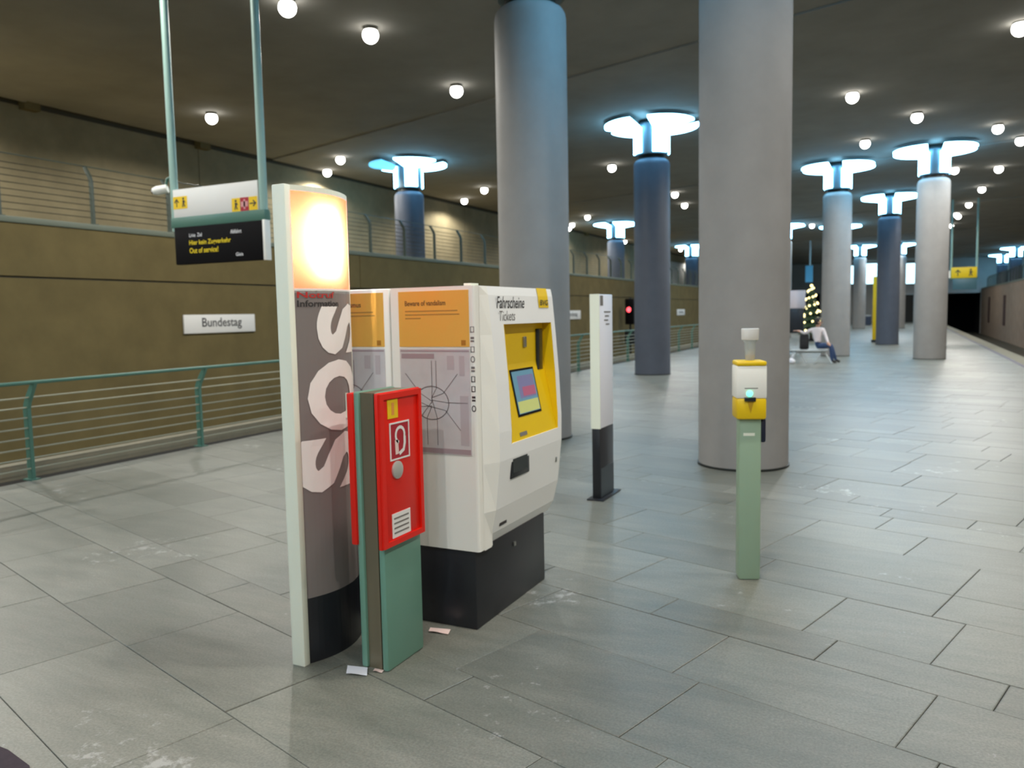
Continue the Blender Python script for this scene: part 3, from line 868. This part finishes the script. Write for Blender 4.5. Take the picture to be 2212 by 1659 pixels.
# side posters
def side_poster(par, x0, x1, head, y=MY0):
    yy = y-.004
    p1 = part('poster', MB().box(x0, x1, yy, y+.001, 1.445, 1.725), M_poster, par, 'yellow notice poster')
    lettering('lettering', head, (x0+.04, yy-.0012, 1.652), (1, 0, 0), (0, 0, 1), .24, .026, mat('poster_print', (120, 84, 40), .6), p1, bold=.02)
    for i, wd in enumerate((.30, .31, .09)):
        part('text_line', MB().box(x0+.04, x0+.04+wd*(x1-x0)/.40, yy-.001, yy, 1.622-.018*i, 1.628-.018*i), mat('poster_text', (176, 130, 56), .6), p1)
    part('poster_logo', MB().box(x1-.045, x1-.02, yy-.001, yy, 1.452, 1.478), mat('poster_logo', (176, 116, 20), .6), p1)
    p2 = part('map_poster', MB().box(x0, x1, yy, y+.001, .90, 1.435), M_map, par, 'pale network map')
    part('map_band', MB().box(x0+.004, x1-.004, yy-.001, yy, 1.42, 1.428).box(x0+.004, x1-.004, yy-.001, yy, .905, .93).box(x0+.01, x0+.2*(x1-x0)/.4, yy-.001, yy, 1.385, 1.41), M_maph, p2)
    r = random.Random(5); cx, cz = (x0+x1)/2-.02, 1.16
    def rib(pts, wd):
        m_ = MB(); vs = []
        for i, p in enumerate(pts):
            a = Vector(pts[max(i-1, 0)]); b = Vector(pts[min(i+1, len(pts)-1)]); d = (b-a)
            d = d.normalized() if d.length else Vector((1, 0)); nn = Vector((-d.y, d.x))*wd/2
            vs += [(p[0]+nn.x, yy-.0015, p[1]+nn.y), (p[0]-nn.x, yy-.0015, p[1]-nn.y)]
        m_.add(vs, [(2*i, 2*i+1, 2*i+3, 2*i+2) for i in range(len(pts)-1)]); return m_
    part('map_line', rib([(cx+.10*math.cos(2*math.pi*i/28), cz+.085*math.sin(2*math.pi*i/28)) for i in range(29)], .005), M_mapl, p2)
    for i in range(11):
        a = 2*math.pi*i/11+r.uniform(-.2, .2); p = [(cx, cz+r.uniform(-.03, .03))]
        p.append((cx+.09*math.cos(a), cz+.08*math.sin(a)))
        b = round(a/(math.pi/4))*math.pi/4
        q = (p[-1][0]+.12*math.cos(b), p[-1][1]+.14*math.sin(b))
        q = (max(x0+.015, min(x1-.015, q[0])), max(.945, min(1.375, q[1]))); p.append(q)
        part('map_line', rib(p, .0035), M_mapl, p2)
    part('map_legend', MB().box(x1-.06, x1-.012, yy-.001, yy, .95, 1.2).box(x1-.13, x1-.09, yy-.001, yy, 1.33, 1.40).box(x1-.06, x1-.03, yy-.001, yy, 1.30, 1.40), mat('map_legend', (188, 176, 178), .6), p2)
side_poster(tm, -2.325, -1.915, 'Beware of vandalism')
t2 = thing('ticket_machine', 'second white machine standing back to back behind the first, mostly hidden by the SOS pillar', 'ticket machine', (-2.62, 3.9, 0))
part('body', MB().rbox(-2.88, -2.385, MY0, MY1, .41, 1.745, .012), M_white, t2)
part('plinth', MB().rbox(-2.85, -2.39, MY0+.01, MY1-.08, 0, .41, .006), M_black, t2)
cv = MB()
cover_piece(cv, 3.58, MY1, .405, 1.745)
cv.v = [Vector((-4.765-v.x, v.y, v.z)) for v in cv.v]
part('front_cover', cv, MATS['cover_white'], t2)
part('recess', MB().box(-4.765+1.82, -4.765+1.86, 3.72, 4.34, .93, 1.55), M_yel, t2)
side_poster(t2, -2.84, -2.42, 'Vor Vandalismus')
part('top_joint', MB().box(-1.98, -1.94, 3.52, 3.6, 1.745, 1.76), M_edge, tm)

# ------------------------------------------------------------------ white stele
ts = thing('information_stele', 'slim white stele with a black lower part and base plate', 'stele', (-2.33, 6.55, 0))
part('base_plate', MB().rbox(-2.40, -2.25, 6.32, 6.80, 0, .014, .004), M_black, ts)
part('lower_body', MB().rbox(-2.365, -2.292, 6.37, 6.72, .012, .615, .006), M_black, ts)
part('kick_plate', MB().box(-2.293, -2.2885, 6.38, 6.71, .02, .27), mat('slate_plate', (52, 62, 68), .4), ts)
part('upper_body', MB().rbox(-2.366, -2.291, 6.369, 6.721, .615, 1.755, .006), mat('stele_white', (238, 238, 246), .4), ts)
part('edge_strip', MB().box(-2.37, -2.287, 6.364, 6.375, .615, 1.757), M_edge, ts)
part('pictogram', MB().box(-2.292, -2.2885, 6.40, 6.47, 1.66, 1.745), M_greyt, ts)
for i, (a, b) in enumerate(((6.50, 6.66), (6.52, 6.62), (6.50, 6.60), (6.54, 6.63))):
    part('text_line', MB().box(-2.292, -2.2888, a, b, 1.60-.035*i, 1.612-.035*i), M_greyt, ts)

# ------------------------------------------------------------------ ticket validator and cup
tv = thing('ticket_validator', 'green ticket validator post with a yellow and white head and green lamp', 'ticket validator', (-.805, 4.82, 0))
a0 = math.radians(20)
def rotv(mb, c=(-.805, 4.82), a=a0):
    for i, v in enumerate(mb.v):
        dx, dy = v.x-c[0], v.y-c[1]
        mb.v[i] = Vector((c[0]+dx*math.cos(a)-dy*math.sin(a), c[1]+dx*math.sin(a)+dy*math.cos(a), v.z))
    return mb
cxv, cyv = -.805, 4.82
part('post', rotv(MB().rbox(cxv-.063, cxv+.063, cyv-.055, cyv+.055, 0, .98, .012)), M_greenv, tv)
part('foot_plate', rotv(MB().box(cxv-.075, cxv+.075, cyv-.066, cyv+.066, 0, .006)), M_orange, tv, 'rusty foot plate') if False else None
part('head_lower', rotv(MB().rbox(cxv-.085, cxv+.085, cyv-.09, cyv+.075, .965, 1.09, .014)), M_yel, tv, 'yellow lower head')
part('head_window', rotv(MB().rbox(cxv-.086, cxv+.086, cyv-.088, cyv+.075, 1.088, 1.278, .008)), M_white, tv, 'white head plate')
part('head_cap', rotv(MB().rbox(cxv-.085, cxv+.085, cyv-.095, cyv+.08, 1.276, 1.305, .012)), M_yel, tv, 'yellow cap')
sph = MB().sphere((0, 0, 0), .018, 14, 8); sph.v = [Vector((cxv-.012+v.x, cyv-.089+v.y*.5, 1.117+v.z)) for v in sph.v]
part('green_lamp', rotv(sph), M_led, tv, 'glowing green lamp')
part('ticket_slot', rotv(MB().rbox(cxv-.042, cxv+.022, cyv-.104, cyv-.08, 1.072, 1.096, .004)), M_glassd, tv)
part('slot_notch', rotv(MB().add([(cxv-.025, cyv-.0915, 1.072), (cxv+.012, cyv-.0915, 1.072), (cxv-.006, cyv-.0915, 1.0)], [(0, 1, 2)])), mat('notch_amber', (196, 150, 10), .5), tv)
part('head_line', rotv(MB().box(cxv-.04, cxv+.035, cyv-.0892, cyv-.087, 1.145, 1.15)), M_greyt, tv)
part('post_label', rotv(MB().box(cxv-.04, cxv+.025, cyv-.0565, cyv-.054, .865, .882)), M_edge, tv)
part('side_reader', rotv(MB().rbox(cxv+.063, cxv+.095, cyv-.03, cyv+.045, .82, .965, .012)), M_navy, tv, 'dark blue box on the side of the post')
cup = thing('plastic_cup', 'clear plastic cup left standing on top of the ticket validator', 'cup', (-.80, 4.82, 1.305))
part('cup_wall', MB().lathe([(.026, 1.306), (.030, 1.35), (.033, 1.41), (.046, 1.43), (.047, 1.485), (.0445, 1.485), (.0435, 1.432), (.031, 1.412), (.028, 1.35), (.024, 1.312), (.0001, 1.312)], -.80, 4.82, 28, cap=True), M_clear, cup)
part('cup_rim', MB().lathe([(.046, 1.425), (.049, 1.43), (.050, 1.490), (.0445, 1.492)], -.80, 4.82, 28, cap=False), M_white2, cup)
part('cup_rest', MB().lathe([(.0235, 1.3125), (.0265, 1.335), (.0001, 1.335)], -.80, 4.82, 24), M_orange, cup, 'orange remains of a drink')

# ------------------------------------------------------------------ hanging sign with train display
def hang_sign(x0, x1, y, zb, label, near=True):
    t = thing('hanging_sign', label, 'sign', ((x0+x1)/2, y, CEIL))
    zt = zb+.87
    for xp in (x0-.02, x1-.02):
        part('pole', MB().tube([(xp, y, zt-.30 if not near else zb+.40), (xp, y, CEIL)], .045, 14), M_teal_p, t)
    part('crossbar', MB().rbox(x0-.05, x1+.03, y-.05, y+.05, zb+.435, zb+.56, .01), M_teal, t)
    return t
hx0, hx1, hy, hz = -7.86, -6.47, 7.0, 2.27
hs = hang_sign(hx0, hx1, hy, hz, 'hanging sign with white pictogram strip over a black train display')
part('white_strip', MB().rbox(hx0, hx1-.06, hy-.045, hy+.045, hz+.555, hz+.885, .006), M_white2, hs)
dp = part('display', MB().rbox(hx0, hx1, hy-.05, hy+.03, hz, hz+.44, .006), M_blackm, hs, 'black train display')
part('display_end', MB().rbox(hx1-.005, hx1+.03, hy-.055, hy+.035, hz-.005, hz+.445, .004), M_white, hs)
yd = hy-.0525
lettering('lettering', 'Hier kein Zugverkehr', (hx0+.24, yd, hz+.205), (1, 0, 0), (0, 0, 1), .66, .072, M_dispy, dp, bold=.015)
lettering('lettering', 'Out of service!', (hx0+.24, yd, hz+.125), (1, 0, 0), (0, 0, 1), .46, .062, M_dispy, dp, bold=.015)
lettering('lettering', 'Linie', (hx0+.245, yd, hz+.315), (1, 0, 0), (0, 0, 1), .10, .042, M_dispw, dp)
lettering('lettering', 'Ziel', (hx0+.375, yd, hz+.315), (1, 0, 0), (0, 0, 1), .075, .042, M_dispw, dp)
lettering('lettering', 'Abfahrt', (hx0+.90, yd, hz+.318), (1, 0, 0), (0, 0, 1), .17, .045, M_dispw, dp)
lettering('lettering', 'Gleis', (hx0+.97, yd, hz+.06), (1, 0, 0), (0, 0, 1), .11, .038, M_dispw, dp)
ys_ = hy-.0475
def xzq(x0, x1, z0, z1, y): return MB().box(x0, x1, y, y+.002, z0, z1)
def arrow(x, z, s, d, par, y):
    m_ = MB()
    pts = [(-.5, -.06), (.25, -.06), (.25, .06), (-.5, .06)]; h1 = [(.5, 0), (.06, .38), (-.04, .28), (.28, 0)]; h2 = [(.5, 0), (.28, 0), (-.04, -.28), (.06, -.38)]
    for P in (pts, h1, h2):
        vs = [(x+s*(p[0] if d == 'r' else p[1]), y, z+s*(p[1] if d == 'r' else p[0])) for p in P]
        m_.add(vs, [tuple(range(len(P)))])
    part('arrow', m_, M_dark, par)
def figure(x, z, s, par, y):
    m_ = MB()
    m_.add([(x+s*.13*math.cos(a), y, z+s*.36+s*.11*math.sin(a)) for a in [2*math.pi*i/10 for i in range(10)]], [tuple(range(10))])
    for P in ([(-.12, .2), (.14, .2), (.1, -.1), (-.1, -.1)], [(-.1, -.1), (.02, -.1), (-.06, -.45), (-.2, -.45)], [(0, -.1), (.1, -.1), (.24, -.42), (.1, -.45)], [(.12, .2), (.28, 0), (.22, -.06), (.06, .1)]):
        m_.add([(x+s*p[0], y, z+s*p[1]) for p in P], [(0, 1, 2, 3)])
    part('pictogram', m_, M_dark, par)
ws = hs
part('yellow_field', xzq(hx0+.005, hx0+.235, hz+.655, hz+.80, ys_), M_yel_s, ws)
arrow(hx0+.065, hz+.728, .10, 'u', ws, ys_-.002); figure(hx0+.175, hz+.728, .12, ws, ys_-.002)
xr = hx1-.068
part('yellow_field', xzq(xr-.385, xr-.26, hz+.56, hz+.71, ys_), M_yel_s, ws); figure(xr-.322, hz+.635, .12, ws, ys_-.002)
part('red_field', xzq(xr-.255, xr-.13, hz+.56, hz+.71, ys_), M_redp, ws)
part('red_field_mark', xzq(xr-.245, xr-.14, hz+.605, hz+.665, ys_-.002).box(xr-.205, xr-.18, ys_-.002, ys_, hz+.58, hz+.69), mat('pale_red', (214, 150, 150), .5), ws)
part('yellow_field', xzq(xr-.125, xr, hz+.56, hz+.71, ys_), M_yel_s, ws); arrow(xr-.063, hz+.635, .10, 'r', ws, ys_-.002)
# small camera on a bracket beside the sign pole
sc = thing('security_camera', 'small white camera on a teal bracket left of the hanging sign', 'camera', (-8.05, 7.0, 3.2))
cb = MB().tube([(-8.10, 6.94, 3.165), (-7.99, 7.0, 3.19)], [.056, .05], 14); cb.tube([(-8.14, 6.915, 3.155), (-8.10, 6.94, 3.165)], [.04, .056], 14)
part('housing', cb, M_white, sc)
part('bracket', MB().tube([(-8.02, 7.0, 3.20), (-7.99, 7.0, 3.30), (-7.926, 7.0, 3.32)], .016, 8), M_teal, sc)
part('lens', MB().tube([(-8.15, 6.91, 3.152), (-8.135, 6.918, 3.156)], .03, 12), M_glassd, sc)
# far sign above the right platform edge
rs = hang_sign(1.95, 2.95, 41.5, 2.35, 'far hanging sign with yellow strip above the right platform side', near=False)
part('yellow_strip', MB().rbox(1.93, 2.95, 41.44, 41.54, 2.84, 3.32, .006), M_yel_s, rs)
part('display', MB().rbox(2.0, 2.95, 41.42, 41.56, 2.32, 2.80, .006), mat('teal_glass', (70, 104, 112), .4), rs)
figure(2.7, 3.08, .35, rs, 41.437); arrow(2.2, 3.08, .3, 'u', rs, 41.437)

# ------------------------------------------------------------------ papers on the floor
def paper(name, label, pts, m, z=.0045):
    t = [Vector((*p, z)) for p in pts]
    mb = MB(); n = 4; g = []
    for i in range(n+1):
        for j in range(n+1):
            u, v = i/n, j/n
            p = t[0]*(1-u)*(1-v)+t[1]*u*(1-v)+t[2]*u*v+t[3]*(1-u)*v
            p.z += .006*max(0, u-.6)**1.0*(1+math.sin(5*v)); g.append(p)
    g2 = [p+Vector((0, 0, .0008)) for p in g]
    fs = []; N1 = n+1; K = N1*N1
    for i in range(n):
        for j in range(n):
            a = i*N1+j; fs += [(a, a+1, a+N1+1, a+N1), (K+a, K+a+N1, K+a+N1+1, K+a+1)]
    rim = [(i, 0) for i in range(n)]+[(n, j) for j in range(n)]+[(i, n) for i in range(n, 0, -1)]+[(0, j) for j in range(n, 0, -1)]
    ids = [i*N1+j for i, j in rim]
    for a, b in zip(ids, ids[1:]+ids[:1]): fs.append((a, b, K+b, K+a))
    mb.add(g+g2, fs)
    o = mesh_obj(name, mb, m); tag(o, label, 'paper', 'scraps of paper on the floor'); return o
paper('paper_scrap', 'white sheet of paper lying on the floor left of the green post', [(-2.265, 2.85), (-2.215, 2.775), (-2.12, 2.80), (-2.165, 2.868)], M_paper)
paper('paper_scrap', 'pinkish scrap of paper between the green post and the black plinth', [(-2.15, 3.385), (-2.13, 3.335), (-2.02, 3.345), (-2.04, 3.405)], M_paperp)
paper('paper_scrap', 'tiny scrap of paper at the foot of the green post channel', [(-2.13, 2.875), (-2.12, 2.845), (-2.075, 2.85), (-2.08, 2.876)], M_paperp)
fm = MB().prism([(-3.6, 1.35), (-2.5, 1.35), (-2.62, 1.60), (-2.80, 1.70), (-2.98, 1.735), (-3.6, 1.75)], 'z', .002, .012)
tag(mesh_obj('dark_patch', fm, M_darkpatch), 'dark flat patch at the lower left picture corner', 'mat')  # flat dark patch lying on the slabs

# ------------------------------------------------------------------ signal beside the left track
sg = thing('track_signal', 'black track signal with a glowing red lamp behind the left railing', 'signal', (-12.0, 37.9, -1.2))
part('mast', MB().tube([(-12.0, 37.9, -1.2), (-12.0, 37.9, 2.3)], .05, 10), M_neck, sg)
part('signal_head', MB().rbox(-12.22, -11.78, 37.72, 37.9, 1.0, 2.25, .03), M_blackm, sg)
rl = MB().sphere((0, 0, 0), .13, 14, 8); rl.v = [Vector((-12.0+v.x, 37.71+v.y*.4, 1.72+v.z)) for v in rl.v]
part('red_lamp', rl, M_redlamp, sg, 'glowing red lamp')
lh = MB().lathe([(.15, 0), (.15, .2)], seg=16, cap=False); lh.v = [Vector((-12.0+v.x, 37.72-v.z, 1.72+v.y)) for v in lh.v]
part('lamp_hood', lh, M_blackm, sg)
part('lower_box', MB().rbox(-12.25, -11.75, 37.72, 37.95, .05, .75, .02), M_black, sg)

# ------------------------------------------------------------------ far platform: bench, person, tree, boards
bn = thing('bench', 'white metal platform bench with splayed legs', 'bench', (-2.35, 24.95, 0))
part('seat', MB().rbox(-2.95, -1.95, 24.75, 25.2, .36, .40, .015), M_bench, bn)
for x0_ in (-2.75, -2.05):
    for sx_ in (-1, 1):
        part('leg', MB().tube([(x0_, 24.97, .37), (x0_+sx_*.24, 24.8, .0)], .022, 8), M_bench, bn)
part('leg_brace', MB().box(-2.75, -2.05, 24.94, 25.0, .30, .34), M_bench, bn)
bg = MB().rbox(-2.72, -2.47, 24.9, 25.12, .40, .86, .06, 3)
bag = thing('backpack', 'dark backpack standing on the bench left of the seated person', 'bag', (-2.6, 25.0, .40))
part('bag_body', bg, M_bag, bag); part('bag_pocket', MB().rbox(-2.69, -2.5, 24.86, 24.91, .48, .68, .02), M_bag, bag)
part('strap', MB().tube([(-2.66, 25.0, .85), (-2.6, 25.0, .93), (-2.54, 25.0, .85)], .012, 6), M_bag, bag)

def skin_body(name, verts, edges, radii, root, mats, facefn):
    me = bpy.data.meshes.new(name); me.from_pydata(verts, edges, [])
    ob = bpy.data.objects.new(name, me); C.objects.link(ob)
    md = ob.modifiers.new('s', 'SKIN'); md.use_smooth_shade = True
    for i, r in enumerate(radii):
        sv = me.skin_vertices[0].data[i]
        sv.radius = (r, r) if not isinstance(r, tuple) else r
        sv.use_root = (i == root)
    sb = ob.modifiers.new('d', 'SUBSURF'); sb.levels = 2; sb.render_levels = 2
    dg = bpy.context.evaluated_depsgraph_get()
    m2 = bpy.data.meshes.new_from_object(ob.evaluated_get(dg)); bpy.data.objects.remove(ob)
    for m in mats: m2.materials.append(m)
    for p in m2.polygons: p.material_index = facefn(p.center); p.use_smooth = True
    o = bpy.data.objects.new(name, m2); C.objects.link(o); return o
# seated, turned to the right, one arm stretched out along the bench
B = Vector((-2.22, 24.93, 0))
J = {'pel': (0, 0, .53), 'spi': (-.01, 0, .72), 'che': (-.01, 0, .92), 'nek': (.0, 0, 1.05), 'hd0': (.02, 0, 1.12), 'hd1': (.03, 0, 1.25),
     'shl': (-.16, -.02, .98), 'ell': (-.36, -.07, .88), 'wrl': (-.50, -.10, .95), 'hal': (-.56, -.11, .96),
     'shr': (.15, .0, .98), 'elr': (.24, -.10, .76), 'wrr': (.30, -.22, .62), 'har': (.33, -.26, .59),
     'hpl': (.04, -.09, .51), 'knl': (.38, -.22, .52), 'anl': (.42, -.22, .09), 'tol': (.54, -.25, .045),
     'hpr': (.04, .09, .51), 'knr': (.36, .13, .53), 'anr': (.50, .10, .09), 'tor': (.62, .08, .045)}
names = list(J); idx = {n: i for i, n in enumerate(names)}
rad = {'pel': (.15, .12), 'spi': (.135, .105), 'che': (.15, .11), 'nek': .055, 'hd0': .075, 'hd1': .085, 'shl': .065, 'ell': .045, 'wrl': .032, 'hal': .03, 'shr': .065, 'elr': .045, 'wrr': .032, 'har': .03,
       'hpl': .095, 'knl': .065, 'anl': .045, 'tol': .035, 'hpr': .095, 'knr': .065, 'anr': .045, 'tor': .035}
E_ = [('pel', 'spi'), ('spi', 'che'), ('che', 'nek'), ('nek', 'hd0'), ('hd0', 'hd1'), ('che', 'shl'), ('shl', 'ell'), ('ell', 'wrl'), ('wrl', 'hal'), ('che', 'shr'), ('shr', 'elr'), ('elr', 'wrr'), ('wrr', 'har'),
      ('pel', 'hpl'), ('hpl', 'knl'), ('knl', 'anl'), ('anl', 'tol'), ('pel', 'hpr'), ('hpr', 'knr'), ('knr', 'anr'), ('anr', 'tor')]
vs = [Vector(J[n]) for n in names]; rd = [rad[n] for n in names]; ed = [(idx[a], idx[b]) for a, b in E_]
for hn, wn in (('hal', 'wrl'), ('har', 'wrr')):
    d = (Vector(J[hn])-Vector(J[wn])).normalized(); sd = d.cross(Vector((0, 0, 1))).normalized(); upv = sd.cross(d)
    for k, (o_, ln) in enumerate(((-.026, .065), (-.009, .08), (.009, .085), (.026, .072))):
        b0 = Vector(J[hn])+d*.02+sd*o_; b1 = b0+d*ln*.55-upv*.005; b2 = b0+d*ln-upv*.025
        n0 = len(vs); vs += [b0, b1, b2]; rd += [.010, .009, .008]; ed += [(idx[hn], n0), (n0, n0+1), (n0+1, n0+2)]
    b0 = Vector(J[hn])-d*.02+sd*.035; b1 = b0+d*.03+sd*.025
    n0 = len(vs); vs += [b0, b1]; rd += [.011, .009]; ed += [(idx[hn], n0), (n0, n0+1)]
segs = [(Vector(J[a]), Vector(J[b]), 0 if b in ('hd0', 'hd1', 'hal', 'har', 'nek') else (3 if b in ('tol', 'tor') else (2 if b in ('hpl', 'hpr', 'knl', 'knr', 'anl', 'anr') else 1))) for a, b in E_]
def facefn(c):
    best = 9; r = 1
    for a, b, mi in segs:
        t = max(0, min(1, (c-a).dot(b-a)/(b-a).length_squared)); d = (a+(b-a)*t-c).length
        if d < best: best, r = d, mi
    if r == 1 and c.z < .56: r = 2
    if r == 0 and c.z < 1.06 and abs(c.x) < .12: r = 1
    if (c-Vector(J['hal'])).length < .12 and c.x < -.47: r = 0
    return r
body = skin_body('body', vs, ed, rd, 0, [M_skin, M_shirt, M_jeans, M_shoe], facefn)
pn = thing('person', 'seated person in a white top and blue jeans, arm stretched along the bench', 'person', tuple(B))
body.parent = pn
hr = MB().sphere((.015, 0, 1.22), .108, 16, 10)
hr.v = [Vector((v.x*1.0, v.y*.92, 1.22+(v.z-1.22)*1.15)) for v in hr.v if True]
keep = [i for i, f in enumerate(hr.f) if not (sum((hr.v[k].x for k in f))/len(f) > .055 and sum((hr.v[k].z for k in f))/len(f) < 1.26)]
hr.f = [hr.f[i] for i in keep]; hr.sm = [True]*len(hr.f)
o = mesh_obj('hair', hr, M_hair, pn)
nz_ = MB().sphere((.125, 0, 1.19), .016, 8, 6); mesh_obj('nose', nz_, M_skin, pn)
for sy in (-1, 1):
    mesh_obj('eye', MB().sphere((.108, .032*sy, 1.215), .011, 8, 6), M_hair, pn)
    mesh_obj('ear', MB().sphere((.03, .088*sy, 1.195), .022, 8, 6), M_skin, pn)
mesh_obj('mouth', MB().rbox(.10, .112, -.022, .022, 1.148, 1.156, .003), M_redp, pn)
wb = MB().sphere((0, 0, 0), .09, 12, 8); wb.v = [Vector((-2.9+v.x*1.2, 24.6+v.y, .085+v.z*.95+.015*math.sin(9*v.x+4))) for v in wb.v]
pb = thing('plastic_bag', 'small white bag on the floor left of the bench', 'bag', (-2.9, 24.6, 0))
part('bag_body', wb, M_paper, pb); part('bag_tip', MB().tube([(-2.9, 24.6, .15), (-2.88, 24.6, .22), (-2.85, 24.6, .26)], [.03, .02, .035], 8), M_paper, pb)

# christmas tree with string lights
tx, ty = -4.05, 42.0
xt = thing('christmas_tree', 'small fir tree with yellow string lights behind the seated person', 'tree', (tx, ty, 0))
part('trunk', MB().tube([(tx, ty, 0), (tx, ty, 2.3)], [.06, .015], 8), M_brown, xt)
part('stand', MB().lathe([(.22, 0), (.22, .06), (.08, .14)], tx, ty, 16), M_black, xt)
rt_ = random.Random(4)
for k in range(7):
    z0_ = .35+.32*k; R_ = .62*(1-(z0_-.35)/2.55)+.05; mbx = MB(); n = 22; vs_ = [(tx, ty, z0_+.50)]
    for i in range(n):
        a = 2*math.pi*i/n; r = R_*(1 if i % 2 else .72)*rt_.uniform(.92, 1.08)
        vs_.append((tx+r*math.cos(a), ty+r*math.sin(a), z0_-(.03 if i % 2 else -.06)))
    vs_.append((tx, ty, z0_+.1))
    mbx.add(vs_, [(0, 1+i, 1+(i+1) % n) for i in range(n)]+[(n+1, 1+(i+1) % n, 1+i) for i in range(n)])
    part('branch_tier', mbx, M_fir, xt)
bme = None
for k in range(44):
    t = k/43; z = .55+2.05*t; r = .60*(1-(z-.35)/2.55)+.06; a = 2*math.pi*5.2*t-1.9
    if bme is None:
        o = part('bulb', MB().sphere((tx, ty, 0), .05, 8, 6), M_bulb, xt); bme = o.data
    else:
        o = bpy.data.objects.new('bulb', bme); C.objects.link(o); o.parent = xt
    o.location = (r*math.cos(a), r*math.sin(a), z)
part('star', MB().sphere((tx, ty, 2.72), .07, 10, 6), M_bulb, xt)

# boards and boxes far down the platform
ib = thing('information_board', 'white poster board on a dark stand behind the seated person', 'board', (-3.6, 31.5, 0))
part('poster', MB().rbox(-3.95, -3.25, 31.45, 31.55, 1.62, 2.28, .01), mat('pink_white', (214, 196, 196), .6), ib)
part('lower_panel', MB().rbox(-3.9, -3.3, 31.46, 31.54, .7, 1.62, .01), M_black, ib)
for x_ in (-3.88, -3.32): part('leg', MB().tube([(x_, 31.5, 0), (x_, 31.5, .75)], .03, 8), M_black, ib)
part('foot', MB().box(-3.95, -3.25, 31.3, 31.7, 0, .03), M_black, ib)
yc = thing('yellow_stele', 'tall yellow stele just left of a column in the middle distance', 'stele', (-1.02, 40.4, 0))
part('panel', MB().rbox(-1.24, -.80, 40.35, 40.5, .10, 3.0, .02), M_yel_s, yc); part('base', MB().rbox(-1.27, -.77, 40.28, 40.57, 0, .12, .02), M_black, yc)
bp_ = thing('blue_light_board', 'narrow blue lit board above the poster board', 'board', (-5.6, 60, 3.3))
part('panel', MB().box(-6.2, -5.72, 59.95, 60.05, 3.45, 4.6), M_blue, bp_)
part('bracket', MB().box(-5.95, -5.85, 59.98, 60.02, 4.6, CEIL), M_steel, bp_)
kb = thing('waste_bin', 'dark low bin near the far end wall left of the yellow stele', 'bin', (-2.9, 80, 0))
part('bin_body', MB().lathe([(.42, 0), (.46, .75), (.40, .80)], -3.0, 80, 20), mat('slate_blue', (60, 70, 90), .5), kb); part('bin_lid', MB().lathe([(.47, .78), (.47, .86), (.2, .92)], -3.0, 80, 20), mat('bin_lid', (150, 156, 160), .5), kb)
pw = thing('lit_area_white', 'white sheet painted for a lit area of the left gallery back wall', 'panel', (GL, 68, 3.3))
part('sheet', MB().rbox(GL+.005, GL+.05, 64.5, 71.3, 3.75, 5.7, .01), M_litw, pw)  # white paint stands in for a brightly lit area of the wall
part('sheet_frame', MB().box(GL, GL+.06, 64.42, 64.5, 3.7, 5.75).box(GL, GL+.06, 71.3, 71.38, 3.7, 5.75), M_steel, pw)

for m_ in (M_dl, M_bulb, M_led, M_dispy, M_dispw, M_screen, M_scr2, M_scr3, M_scr4, M_redlamp, M_blue):
    m_.cycles.emission_sampling = 'NONE'
for m_ in (M_cap, M_capb): m_.cycles.emission_sampling = 'FRONT'
# prototypes that were never placed would show up at the origin
for p in (col_lit, col_off, col_dark, col_gal, col_gal2):
    if p.name not in used:
        for ch in list(p.children): bpy.data.objects.remove(ch)
        bpy.data.objects.remove(p)
